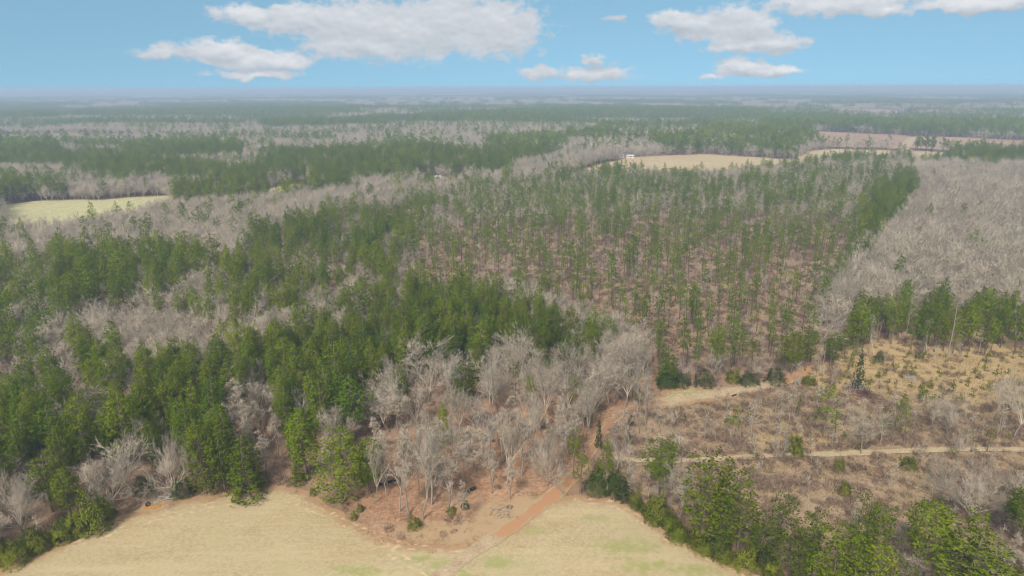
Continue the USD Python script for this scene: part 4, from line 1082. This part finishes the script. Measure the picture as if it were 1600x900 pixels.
# ------------------------------------------------------------------ the woods
# Each wood: outline in the photograph at the height of its crowns, then shares of the planting places that carry (pine, leafless tree, brush), kinds of pine, kind of leafless tree, height of pines, height of leafless trees, label parts
C12 = 11.0
WOODS = [
    ('mixed', None, (0.14, 0.62, 0.2), 'full', 'oak', 18, 14, 'the mixed woods'),
    ('hardwood_left', [(-200, 362), (100, 350), (240, 334), (400, 310), (480, 310), (600, 298), (700, 306), (660, 335), (480, 348), (380, 345), (240, 382), (0, 398), (-200, 420)], (0.08, 0.80, 0.2), 'full', 'oak', 17, 14, 'the grey hardwoods left of the plantation'),
    ('plantation', [(400, 345), (560, 318), (660, 300), (760, 290), (950, 280), (1180, 290), (1300, 272), (1420, 275), (1432, 290), (1392, 345), (1345, 400), (1300, 470), (1285, 505), (1200, 520), (1130, 530), (1000, 520), (900, 470), (760, 435), (640, 430), (540, 430), (400, 400), (380, 370)],
     (0.26, 0.22, 0.6), 'thin', 'sapling', 15, 8, 'the open pine plantation'),
    ('plantation_back', [(640, 315), (760, 280), (950, 268), (1180, 276), (1300, 258), (1415, 264), (1432, 290), (1400, 330), (1200, 318), (1000, 315), (800, 330), (650, 335)], (0.29, 0.38, 0.3), 'thin', 'oak', 16, 11, 'the back of the pine plantation'),
    ('plantation_left', [(390, 350), (560, 318), (650, 335), (640, 430), (560, 450), (470, 440), (400, 405)], (0.30, 0.30, 0.4), 'full', 'oak', 17, 9, 'the left part of the pine plantation'),
    ('pine_row_right', [(1355, 300), (1430, 268), (1440, 300), (1405, 345), (1370, 375), (1345, 400), (1325, 395)], (0.42, 0.40, 0.2), 'full', 'oak', 18, 11, 'the dark pine row beside the grey hardwoods'),
    ('upper_left_pines', [(-120, 420), (0, 405), (100, 386), (240, 380), (400, 398), (480, 430), (500, 452), (420, 470), (330, 458), (300, 476), (230, 452), (110, 468), (120, 520), (-120, 545)], (0.50, 0.30, 0.2), 'full', 'oak', 17, 13, 'the upper left pine stand'),
    ('mixed_middle', [(100, 470), (330, 455), (480, 430), (640, 425), (760, 440), (640, 470), (600, 520), (480, 520), (380, 540), (200, 560), (0, 590), (-120, 600), (-120, 540)], (0.30, 0.50, 0.3), 'full', 'oak', 16, 12, 'the mixed trees in the middle left'),
    ('hardwood_gap', [(108, 475), (230, 455), (300, 482), (365, 482), (350, 520), (330, 548), (250, 532), (180, 518), (130, 505)], (0.05, 0.66, 0.4), 'full', 'oak', 16, 10, 'the hardwood gap left'),
    ('hardwood_gap', [(-60, 545), (100, 538), (200, 548), (215, 562), (120, 575), (-60, 590)], (0.06, 0.60, 0.5), 'full', 'oak', 16, 9, 'the low hardwood gap on the left'),
    ('hardwood_gap', [(420, 482), (470, 462), (540, 490), (600, 470), (620, 500), (590, 522), (500, 515), (440, 512)], (0.10, 0.66, 0.3), 'full', 'oak', 16, 11, 'the hardwood gap in the middle'),
    ('dense_pines', [(-200, 600), (0, 590), (120, 568), (210, 552), (330, 560), (380, 530), (470, 512), (600, 512), (640, 455), (760, 445), (860, 475), (940, 515), (905, 556), (800, 548), (720, 548), (640, 560), (585, 600), (560, 690), (500, 700), (440, 690), (425, 640), (370, 660), (345, 745), (300, 755), (240, 690), (160, 720), (110, 790), (40, 800), (-200, 900)],
     (0.66, 0.17, 0.2), 'full', 'oak', 17, 12, 'the dense dark pine stand'),
    ('notch', [(345, 610), (430, 605), (440, 690), (430, 740), (360, 740), (345, 680)], (0.20, 0.45, 0.5), 'full', 'pole', 17, 13, 'the notch behind the pasture'),
    ('ground_grove', GROVE, (0.0, 0.10, 0.12), 'thin', 'pole', 13, 11, 'the front of the grove'),
    ('grove_back', [(600, 560), (660, 548), (720, 556), (790, 540), (900, 552), (940, 525), (1032, 528), (1022, 596), (985, 640), (900, 640), (800, 620), (720, 630), (640, 650), (585, 650)], (0.03, 0.52, 0.3), 'thin', 'vase', 15, 13, 'the upper grove'),
    ('grove_front', [(585, 650), (640, 650), (720, 630), (800, 620), (900, 640), (985, 640), (905, 730), (870, 750), (800, 770), (700, 800), (600, 790), (565, 760)], (0.0, 0.34, 0.15), 'thin', 'pole', 15, 12, 'the front grove'),
    ('ground_hedge_left', [(-160, 952), (0, 889), (130, 833), (238, 794), (370, 767), (440, 759), (445, 738), (370, 748), (300, 757), (220, 768), (130, 803), (60, 838), (-100, 905)], (0.14, 0.28, 0.9), 'full', 'sapling', 12, 7, 'the left pasture hedge'),
    ('ground_rough', BRUSH, (0.008, 0.16, 0.85), 'sparse', 'sapling', 8, 6, 'the rough land'),
    ('ground_straw', [(1290, 600), (1320, 548), (1420, 524), (1700, 514), (1750, 620), (1440, 640)], (0.0, 0.014, 0.16), 'young', 'sapling', 5, 5, 'the straw coloured clearing'),
    ('ground_mid', [(1060, 652), (1200, 628), (1290, 602), (1440, 640), (1740, 620), (1740, 703), (1250, 708), (1100, 714)], (0.016, 0.38, 0.8), 'sparse', 'sapling', 9, 7, 'the middle rough land'),
    ('ground_roadside', [(925, 772), (945, 705), (990, 655), (1055, 655), (1105, 712), (1110, 770), (1060, 805), (1000, 785)], (0.03, 0.30, 0.7), 'thin', 'sapling', 12, 9, 'the roadside right of the grove'),
    ('ground_hedge_right', [(985, 780), (1020, 795), (1060, 826), (1110, 852), (1200, 882), (1400, 980), (1500, 1000), (1640, 910), (1500, 892), (1400, 900), (1240, 868), (1120, 835), (1060, 805), (1020, 783)], (0.20, 0.18, 0.95), 'tall', 'sapling', 12, 7, 'the right pasture hedge'),
    ('ground_south', [(1150, 900), (1200, 890), (1260, 885), (1400, 905), (1640, 905), (1760, 1000), (1760, 1400), (1150, 1400)], (0.34, 0.16, 0.7), 'tall', 'sapling', 16, 8, 'the pine row at the bottom right'),
    ('ground_thicket', [(1026, 606), (1080, 608), (1150, 602), (1240, 590), (1252, 570), (1160, 576), (1060, 582), (1022, 590)], (0.10, 0.42, 1.0), 'full', 'oak', 9, 7, 'the thicket above the verge'),
    ('plantation_front', [(1000, 520), (1130, 530), (1290, 500), (1300, 540), (1230, 560), (1120, 555), (1030, 545)], (0.12, 0.20, 0.6), 'thin', 'sapling', 18, 8, 'the front rows of the plantation'),
    ('pine_belt', [(1318, 478), (1400, 462), (1500, 462), (1700, 478), (1700, 512), (1500, 508), (1400, 508), (1300, 512)], (0.74, 0.20, 0.4), 'full', 'pole', 15, 11, 'the pine belt behind the straw clearing'),
    ('right_hardwood', [(1432, 258), (1500, 262), (1700, 258), (1700, 470), (1500, 452), (1400, 450), (1325, 462), (1305, 445), (1350, 400), (1392, 350), (1432, 300)], (0.012, 0.62, 0.1), 'full', 'oak', 16, 17, 'the broad grey hardwood on the right'),
    # further off
    ('far_pines', [(-100, 292), (40, 280), (140, 288), (270, 288), (400, 276), (520, 268), (560, 283), (400, 298), (262, 303), (180, 300), (80, 310), (-100, 322)], (0.52, 0.40, 0), 'full', 'oak', 21, 15, ''),
    ('far_pines', [(95, 255), (180, 250), (300, 250), (400, 262), (400, 276), (240, 270), (110, 264)], (0.60, 0.30, 0), 'full', 'oak', 19, 14, ''),
    ('far_pines', [(395, 248), (500, 236), (650, 224), (760, 235), (880, 232), (760, 262), (640, 266), (560, 274), (480, 286), (400, 290)], (0.52, 0.40, 0), 'full', 'oak', 20, 14, ''),
    ('far_pines', [(180, 230), (230, 219), (330, 216), (385, 222), (370, 237), (260, 234)], (0.72, 0.2, 0), 'full', 'oak', 19, 14, ''),
    ('far_pines', [(-60, 224), (90, 222), (92, 238), (-60, 247)], (0.72, 0.2, 0), 'full', 'oak', 19, 14, ''),
    ('far_pines', [(760, 212), (900, 208), (960, 192), (1060, 190), (1100, 186), (1275, 207), (1262, 234), (1180, 242), (1060, 238), (1010, 214), (900, 212), (860, 230), (800, 236), (760, 230)], (0.56, 0.36, 0), 'full', 'oak', 19, 15, ''),
    ('far_hardwood', [(800, 250), (960, 226), (1010, 231), (965, 252), (900, 262), (790, 264)], (0.05, 0.85, 0), 'full', 'oak', 18, 17, ''),
    ('far_hardwood', [(950, 200), (1100, 192), (1110, 204), (1030, 212), (960, 210)], (0.1, 0.75, 0), 'full', 'oak', 18, 13, ''),
    ('far_pines', [(1190, 182), (1300, 180), (1400, 186), (1720, 188), (1720, 218), (1480, 213), (1380, 208), (1270, 204), (1190, 198)], (0.70, 0.22, 0), 'full', 'pole', 20, 15, ''),
    ('far_pines', [(1368, 236), (1392, 236), (1400, 246), (1380, 250)], (0.7, 0.1, 0), 'full', 'pole', 14, 12, ''),
    ('far_pines', [(800, 172), (1000, 168), (1200, 170), (1200, 182), (1000, 184), (800, 184)], (0.68, 0.25, 0), 'full', 'oak', 20, 14, ''),
    ('far_pines', [(620, 182), (800, 172), (800, 182), (640, 190)], (0.68, 0.25, 0), 'full', 'oak', 20, 14, ''),
    ('far_pines', [(100, 176), (200, 168), (560, 166), (560, 176), (300, 178), (110, 180)], (0.68, 0.25, 0), 'full', 'oak', 20, 14, ''),
    ('far_pines', [(400, 190), (600, 180), (640, 184), (600, 192), (420, 196)], (0.68, 0.25, 0), 'full', 'oak', 20, 14, ''),
    ('far_mixed', [(0, 160), (90, 164), (90, 182), (0, 184)], (0.7, 0.2, 0), 'full', 'oak', 20, 14, ''),
]
woods = [(n_, None if pts is None else area(pts, 0.0 if n_.startswith('ground') else 14.0 if 'far' in n_ else C12, 9.0 if 'far' in n_ else 3.0, 100 + k), *rest) for k, (n_, pts, *rest) in enumerate(WOODS)]
for g_ in woods:
    if g_[1] is not None:
        shapely.prepare(g_[1])
clear = shapely.union_all([pasture.buffer(0.3), road.buffer(0.4), track.buffer(0.1), soil, verge])
clear_far = shapely.union_all(far_open)
clear_soft = shapely.union_all([pasture.buffer(-2.5), road.buffer(0.2), track, soil])
shapely.prepare(clear)
shapely.prepare(clear_soft)
shapely.prepare(clear_far)


def lattice(y0, y1, step, seed, margin=130):
    """Uneven planting places in view between two distances."""
    r = np.random.default_rng(seed)
    Y = np.arange(y0, y1, step)
    W = 0.80 * y1 + 60
    X = np.arange(-W, W, step)
    X, Y = np.meshgrid(X, Y)
    p = np.stack([X.ravel(), Y.ravel()], -1) + r.uniform(-0.48, 0.48, (X.size, 2)) * step
    q = project(np.column_stack([p, height(p[:, 0], p[:, 1]) + 8]))
    return p[(q[:, 0] > -margin) & (q[:, 0] < 1600 + margin) & (q[:, 1] < 1040)]


def assign(p):
    w = np.zeros(len(p), int)
    for k, g_ in enumerate(woods):
        if g_[1] is not None:
            w[shapely.contains_xy(g_[1], p[:, 0], p[:, 1])] = k
    return w


def spread_woods(p, seed):
    """(places, wood of each, 0 = pine or 1 = leafless, height) where something grows."""
    r = np.random.default_rng(seed)
    w = assign(p)
    share = np.array([g_[2] for g_ in woods])[w]
    D = np.hypot(p[:, 0], p[:, 1])
    clump = meshkit.fbm(np.column_stack([p / 26.0, np.zeros(len(p))]), 3, 17)
    mixn = meshkit.fbm(np.column_stack([p[:, 0] / 330.0, p[:, 1] / 130.0, np.zeros(len(p)) + 3]), 4, 23)
    far = w == 0
    belt = np.clip((mixn - 0.592) / 0.05, 0, 1)                       # beyond the drawn woods, pine and hardwood lie in alternating bands
    fine_ = np.clip((meshkit.noise(np.column_stack([p[:, 0] / 45.0, p[:, 1] / 30.0, np.zeros(len(p)) + 9])) - 0.62) / 0.1, 0, 1)
    pine_share = np.where(far, 0.03 + 0.55 * belt + 0.22 * fine_, share[:, 0] * np.clip(0.35 + 1.3 * clump, 0, 1.6))
    bare_share = np.where(far, 0.78 - 0.60 * belt, share[:, 1] * np.clip(1.6 - 1.2 * clump, 0.3, 1.6))
    u = r.uniform(0, 1, len(p))
    sp = np.where(u < pine_share, 0, np.where(u < pine_share + bare_share, 1, -1))
    sp[shapely.contains_xy(clear, p[:, 0], p[:, 1]) | shapely.contains_xy(clear_far, p[:, 0], p[:, 1])] = -1
    hh = np.where(sp == 0, np.array([g_[5] for g_ in woods])[w], np.array([g_[6] for g_ in woods])[w]) * r.normal(1, 0.17, len(p)).clip(0.55, 1.4)
    return sp, w, hh, D


near = lattice(62, 900, 4.3, 5)
hand = np.array(HAND)
from scipy.spatial import cKDTree
dist, idx = cKDTree(hand[:, :2]).query(near)
near = near[dist > hand[idx, 2] * 0.8]
nsp, nw, nh, nd = spread_woods(near, 11)
open_view = np.ones(len(near), bool)                   # single trees stand free on the side of the open ground
for hx, hy, hr in HAND:
    away = unit(np.array([hx, hy]))
    d_ = near - [hx, hy]
    a_, b_ = d_ @ away, np.abs(d_ @ [away[1], -away[0]])
    open_view &= ~((a_ < 1.5) & (a_ > -15) & (b_ < hr * 0.9 + 0.6))
nsp[(nsp == 0) & ~open_view] = -1
mid = lattice(900, 2700, 6.6, 6, 60)
msp, mw, mh, md = spread_woods(mid, 12)

# the largest of the scattered trees are things of their own
seen = project(np.column_stack([near, height(near[:, 0], near[:, 1]) + nh * 0.8]))
inframe = (seen[:, 0] > -30) & (seen[:, 0] < 1630) & (seen[:, 1] < 905)
score = np.where((nsp >= 0) & inframe, nh / nd, 0)
LIMIT = {0: 300 - USED['pine_tree'] - 2, 1: 300 - USED['bare_tree'] - 2}
single = np.zeros(len(near), bool)
rs = np.random.default_rng(77)
MARKS = [(n_, at(a_, b_)) for n_, a_, b_ in [('the dome shaped grey crown', 142, 650), ('the round leafless tree at the pasture edge', 276, 776), ('the round topped edge pine', 386, 770), ('the pale twin trees', 378, 680), ('the brownish leafless tree', 414, 705), ('the corner pines of the grove', 548, 782),
                                           ('the wide leafless oak', 652, 672), ('the lone green grove pine', 694, 692), ('the tallest whitish tree', 770, 675), ('the broad white limbed tree', 843, 672), ('the two green spindles', 993, 632), ('the white twisted tree', 1073, 596), ('the three thin pines', 1152, 592),
                                           ('the bend of the upper road', 1262, 572), ('the tree at the left picture edge', 36, 838), ('the tall grey rough land tree', 1552, 660), ('the big grey tree', 1512, 818), ('the hanging twig tree', 856, 760), ('the rust red trees', 271, 483), ('the orange leafed gap tree', 150, 570), ('the tallest dead trunk', 1481, 558), ('the dark pine on the grove rim', 553, 690), ('the small narrow notch pine', 470, 752), ('the yellow green notch pine', 452, 700), ('the domed pine on the left', 112, 812), ('the dark pine by the left edge tree', 82, 800), ('the thin whitish notch tree', 514, 640), ('the dark pine above the grove', 726, 640), ('the bright pine above the grove', 700, 590), ('the slim dark edge pine', 322, 771), ('the upper left grove pine', 625, 650), ('the upright limbed edge tree', 208, 772)]]
ORD = ['nearest', 'second nearest', 'third nearest', 'fourth nearest', 'fifth nearest', 'sixth nearest', 'seventh nearest', 'eighth nearest', 'ninth nearest', 'tenth nearest']


def say_where(points, what):
    """For each point the landmark that singles it out: its rank among WHAT on one side of that landmark."""
    out, free = [None] * len(points), set(range(len(points)))
    ranked = []
    for n_, m_ in MARKS:
        away = unit(m_)
        side = np.array([away[1], -away[0]])
        d_ = points - m_
        a_, b_ = d_ @ away, d_ @ side
        for word, sel in (('behind', a_ > np.abs(b_)), ('in front of', -a_ > np.abs(b_)), ('right of', b_ >= np.abs(a_)), ('left of', -b_ >= np.abs(a_))):
            k_ = np.nonzero(sel)[0]
            k_ = k_[np.argsort(np.linalg.norm(d_[k_], axis=1))][:len(ORD)]
            ranked += [(r_, float(np.linalg.norm(d_[i_])), int(i_), word, n_) for r_, i_ in enumerate(k_)]
    for r_, dd_, i_, word, n_ in sorted(ranked):
        if i_ in free and dd_ < 120:
            free.discard(i_)
            out[i_] = f'{ORD[r_]} {what} {word} {n_}'
    return out

for sp_, (nm, cat) in ((0, PT), (1, BT)):
    order = np.argsort(-np.where(nsp == sp_, score, 0))[:LIMIT[sp_]]
    order = order[score[order] > 0]
    told = say_where(near[order], 'woodland pine' if sp_ == 0 else 'grey woodland tree')
    for i_, said in zip(order, told):
        single[i_] = True
        g_ = woods[nw[i_]]
        kinds = PINE[g_[3]] if sp_ == 0 else BARE[g_[4]]
        path, kh, kr = kinds[int(rs.integers(len(kinds)))]
        s_ = nh[i_] / kh
        sx = s_ * rs.uniform(0.85, 1.25)
        where = g_[7]
        if sp_ == 0:
            size = 'tall' if nh[i_] > g_[5] * 1.06 else 'short' if nh[i_] < g_[5] * 0.92 else 'medium'
            lab = f'{size} green pine growing in {where}'
        else:
            size = 'tall' if nh[i_] > g_[6] * 1.06 else 'low' if nh[i_] < g_[6] * 0.92 else 'medium'
            lab = f'{size} grey leafless tree growing in {where}'
        thing(nm, (*near[i_], float(height(*near[i_]))), float(rs.uniform(0, 360)), (sx, sx, s_), said or lab, cat, f'{size} {"pines" if sp_ == 0 else "leafless trees"} of {where[4:]}', kind_of=path)


def merged(*parts, flags):
    """Several Geo as one mesh; FLAGS the attribute of each."""
    out = Geo()
    for g_, fl in zip(parts, flags):
        for v_, n_, f_, a_, k_ in zip(g_.v, g_.n, g_.f, g_.a, np.cumsum([0] + [len(x) for x in g_.v[:-1]])):
            out.add(v_, f_ - k_, n_, 0)
            out.a[-1] = a_ if fl is None else a_ * 0 + fl
    return out


def many(name, label, protos, pos, which, scale, category, seed):
    """One PointInstancer: what is past counting. protos: [(name, Geo, material, attribute, height)]."""
    path = '/World/' + numbered(name)
    pi = UsdGeom.PointInstancer.Define(stage, path)
    for pn, geo, mat, attr in protos:
        mesh, nn, aa_ = geo.mesh()
        put(f'{path}/{pn}', mesh, mat, normals=nn, attrs={attr: aa_})
        pi.CreatePrototypesRel().AddTarget(f'{path}/{pn}')
    r = np.random.default_rng(seed)
    a = r.uniform(0, np.pi, len(pos))
    quat = np.stack([np.zeros_like(a), np.zeros_like(a), np.sin(a), np.cos(a)], -1).astype(np.float16)      # x y z w
    pi.CreatePositionsAttr(Vt.Vec3fArray.FromNumpy(np.ascontiguousarray(pos, np.float32)))
    pi.CreateProtoIndicesAttr(Vt.IntArray.FromNumpy(np.ascontiguousarray(which, np.int32)))
    pi.CreateScalesAttr(Vt.Vec3fArray.FromNumpy(np.ascontiguousarray(scale, np.float32)))
    pi.CreateOrientationsAttr(Vt.QuathArray.FromNumpy(quat))
    tag(pi.GetPrim(), label, category, kind='stuff')
    return pi


def pine_lod(seed, **kw):
    t_, l_, c_ = pine(seed=seed, **kw)
    return merged(t_, c_, flags=(1, None))


def bare_lod(seed, **kw):
    t_, l_, c_ = bare(seed=seed, **kw)
    return merged(t_, l_, c_, flags=(1.0, 0, None))


MIDP = {'full': [pine_lod(s, H=20, base=0.34, W=2.8, clumps=80, tufts=5, blades=10, blen=0.5, bw=0.12, spread=0.75, stubs=0, sides=4) for s in (201, 202, 203, 204)],
        'thin': [pine_lod(s, H=20, base=0.42, W=2.5, shape='mixed' if s % 2 else 'round', clumps=38, tufts=5, blades=9, blen=0.5, bw=0.125, stubs=0, sides=4, spread=0.62) for s in (211, 212, 213, 214, 215)]}
MIDB = {'oak': [bare_lod(s, H=15, style='oak', limbs_n=8, sub=8, subsub=6, twigs=6, tw=0.06, tl=0.75, trunk_frac=0.22, sides=4) for s in (221, 222, 223)],
        'vase': [bare_lod(s, H=17, style='vase', limbs_n=6, sub=6, subsub=5, twigs=5, tw=0.07, tl=1.0, sides=4) for s in (231, 232)],
        'pole': [bare_lod(s, H=17, style='pole', limbs_n=6, sub=4, subsub=4, twigs=4, tw=0.065, tl=0.9, sides=4) for s in (241, 242)],
        'sapling': [bare_lod(s, H=7, style='pole', limbs_n=3, sub=3, subsub=3, twigs=3, tw=0.055, tl=0.8, trunk_frac=0.2, sides=3) for s in (251, 252)]}
FARP = [pine_lod(s, H=20, base=0.30, W=3.4, clumps=30, tufts=4, blades=4, blen=1.2, bw=0.42, stubs=0, sides=3) for s in (261, 262, 263)]
FARB = [bare_lod(s, H=15, style='oak', limbs_n=5, sub=4, subsub=3, twigs=4, tw=0.17, tl=1.5, trunk_frac=0.2, sides=3) for s in (271, 272, 273)]


def woods_mass(name, label, category, species, protos, kind_of_wood, heights, pos, w, hh, seed):
    names, first = [], {}
    for key, gs in protos.items():
        first[key] = (len(names), len(gs))
        names += [(f'{key}_{species}_tree' + (f'_{j:03d}' if j else ''), g_, (M_PINE_THIN if key == 'thin' else M_PINE) if species == 'pine' else M_BARE, 'bark' if species == 'pine' else 'twig') for j, g_ in enumerate(gs)]
    r = np.random.default_rng(seed)
    key = np.array([kind_of_wood(woods[k]) for k in range(len(woods))])[w]
    start, num = np.array([first[k][0] for k in key]), np.array([first[k][1] for k in key])
    which = start + (r.uniform(0, 1, len(w)) * num).astype(int)
    s = hh / np.array([heights[k] for k in key])
    sx = s * r.uniform(0.85, 1.25, len(s))
    many(name, label, names, np.column_stack([pos, height(pos[:, 0], pos[:, 1])]), which, np.column_stack([sx, sx, s]), category, seed)


rest = ~single
k_ = rest & (nsp == 0)
woods_mass('pine_wood', 'green pines of the plantation and stands, too many to count', 'pine wood', 'pine', MIDP, lambda g_: 'thin' if g_[3] in ('thin', 'sparse', 'young') else 'full', {'full': 20, 'thin': 20}, near[k_], nw[k_], nh[k_], 31)
k_ = rest & (nsp == 1)
woods_mass('leafless_wood', 'grey leafless hardwoods between and beside the pine stands', 'hardwood', 'leafless', MIDB, lambda g_: g_[4], {'oak': 15, 'vase': 17, 'pole': 17, 'sapling': 7}, near[k_], nw[k_], nh[k_], 32)
for sp_, nm, lab, cat, gs, base_h in ((0, 'far_pine_wood', 'distant dark green pine belts fading into haze', 'far pine wood', {'far': FARP}, 20), (1, 'far_leafless_wood', 'distant pinkish grey leafless woods fading into haze', 'far hardwood', {'far': FARB}, 15)):
    k_ = msp == sp_
    woods_mass(nm, lab, cat, 'pine' if sp_ == 0 else 'leafless', gs, lambda g_: 'far', {'far': base_h}, mid[k_], mw[k_], mh[k_] * (1.05 if sp_ == 0 else 1.2), 33 + sp_)

# beyond, whole patches of crowns
def patch(protos, seed, n=26, size=44.0):
    r = np.random.default_rng(seed)
    out = Geo()
    for _ in range(n):
        g_ = protos[int(r.integers(len(protos)))]
        (v_, f_), n_, a_ = g_.mesh()
        keep = r.uniform(0, 1, len(f_)) < 0.55
        f_ = f_[keep]
        used, inv = np.unique(f_, return_inverse=True)
        s_ = r.uniform(0.8, 1.2)
        out.add(v_[used] * [s_ * 1.5, s_ * 1.5, s_] + [*r.uniform(-size / 2, size / 2, 2), 0], inv.reshape(f_.shape), n_[used], 0)
        out.a[-1] = a_[used]
    return out


FP, FB = [patch(FARP, s) for s in (301, 302)], [patch(FARB, s) for s in (303, 304)]
for y0, y1, step, size in ((2700, 6200, 44, 1.0), (6200, 15000, 110, 2.5)):
    p = lattice(y0, y1, step, int(y0), 40)
    m_ = meshkit.fbm(np.column_stack([p[:, 0] / 700, p[:, 1] / 420, np.zeros(len(p))]), 4, 41)
    r = np.random.default_rng(int(y0))
    w_ = assign(p)
    pf = np.where(w_ > 0, np.array([g_[2][0] > 0.5 for g_ in woods])[w_] * 1.0, np.clip((m_ - 0.585) / 0.04, 0.03, 0.92))
    isp = r.uniform(0, 1, len(p)) < pf
    ok = r.uniform(0, 1, len(p)) < 0.93
    ok &= ~shapely.contains_xy(clear_far, p[:, 0], p[:, 1])
    which = np.where(isp, 0, 2) + r.integers(0, 2, len(p))
    p, which = p[ok], which[ok]
    many('horizon_forest', 'hazy forest of pine and hardwood bands ' + ('in the far distance' if size == 1 else 'along the horizon'), [('pine_patch', FP[0], M_PINE, 'bark'), ('pine_patch_001', FP[1], M_PINE, 'bark'), ('leafless_patch', FB[0], M_BARE, 'twig'), ('leafless_patch_001', FB[1], M_BARE, 'twig')],
         np.column_stack([p, height(p[:, 0], p[:, 1])]), which, np.column_stack([np.full(len(p), size)] * 2 + [r.uniform(0.85, 1.15, len(p))]), 'far forest', int(y0))

# undergrowth
margin = pasture.boundary.buffer(3.2)
shapely.prepare(margin)
def floor_cover(name, label, category, protos, step, y1, share, seed, sizes, edge=0.0):
    p = lattice(62, y1, step, seed)
    w = assign(p)
    r = np.random.default_rng(seed)
    c_ = meshkit.fbm(np.column_stack([p / 11.0, np.zeros(len(p)) + seed]), 3, seed)
    keep = r.uniform(0, 1, len(p)) < share(w, p) * np.clip(1.5 * c_ + 0.2, 0.1, 2)
    if edge:                                                # weeds along the pasture's edge, some of them standing out into it
        keep |= shapely.contains_xy(margin, p[:, 0], p[:, 1]) & (r.uniform(0, 1, len(p)) < edge * np.clip(3 * c_ - 0.9, 0, 1))
    keep &= ~shapely.contains_xy(clear_soft if edge else clear, p[:, 0], p[:, 1]) & ~shapely.contains_xy(clear_far, p[:, 0], p[:, 1])
    p = p[keep]
    s = r.uniform(*sizes, len(p))
    many(name, label, protos, np.column_stack([p, height(p[:, 0], p[:, 1])]), r.integers(0, len(protos), len(p)), np.column_stack([s * r.uniform(0.8, 1.3, len(p)), s * r.uniform(0.8, 1.3, len(p)), s]), category, seed)


brush_share = np.array([g_[2][2] for g_ in woods])
floor_cover('brushwood', 'brown tangle of leafless undergrowth on the forest floor and rough land', 'undergrowth', [(f'cane_thicket' + (f'_{k:03d}' if k else ''), brushwood(401 + k), M_BRUSHWOOD, 'twig') for k in range(3)], 2.7, 560, lambda w, p: brush_share[w], 51, (0.45, 1.15))
rough = np.array([1.0 if g_[0] in ('ground_rough', 'ground_mid', 'ground_straw') else 0.35 if g_[0] in ('grove_front', 'ground_grove', 'ground_hedge_right', 'ground_hedge_left', 'ground_roadside', 'notch') else 0.0 for g_ in woods])
floor_cover('dry_grass', 'straw coloured dry grass tufts on the rough land', 'dry grass', [('grass_tuft', straw_tuft(411), M_STRAW, 'bark'), ('grass_tuft_001', straw_tuft(412, 1.1, 0.6), M_STRAW, 'bark')], 1.5, 330, lambda w, p: rough[w], 52, (0.6, 1.3), edge=0.9)
seedl = np.array([{'ground_straw': 0.42, 'ground_mid': 0.08, 'ground_rough': 0.05, 'ground_hedge_right': 0.08, 'ground_roadside': 0.05}.get(g_[0], 0.0) for g_ in woods])
floor_cover('seedling_growth', 'yellow green pine seedlings and brambles dotted over the clearing', 'seedlings', [('seedling', merged(pine(421, H=2.0, base=0.0, W=0.75, shape='cone', clumps=16, tufts=3, blades=6, blen=0.4, bw=0.13, spread=0.35, stubs=0, sides=3)[2], flags=(None,)), M_SEEDLING, 'bark')], 2.6, 330, lambda w, p: seedl[w], 53, (0.35, 1.15))

# ------------------------------------------------------------------ haze
air = trimesh.creation.box((2 * FAR + 40, 2 * FAR + 40, 107.0))
air.apply_translation((0, 0, 94.0 - 53.5))
tag(put('/World/haze', air, usdkit.material(stage, '/World/Looks/haze_look', {'v': ('principled_volume', {'color': (0.58, 0.72, 0.90), 'density': HAZE_DENSITY, 'anisotropy': 0.0})}, [], volume='v.volume')).GetPrim(),
    'pale bluish haze between the camera and the horizon', 'haze', kind='stuff')
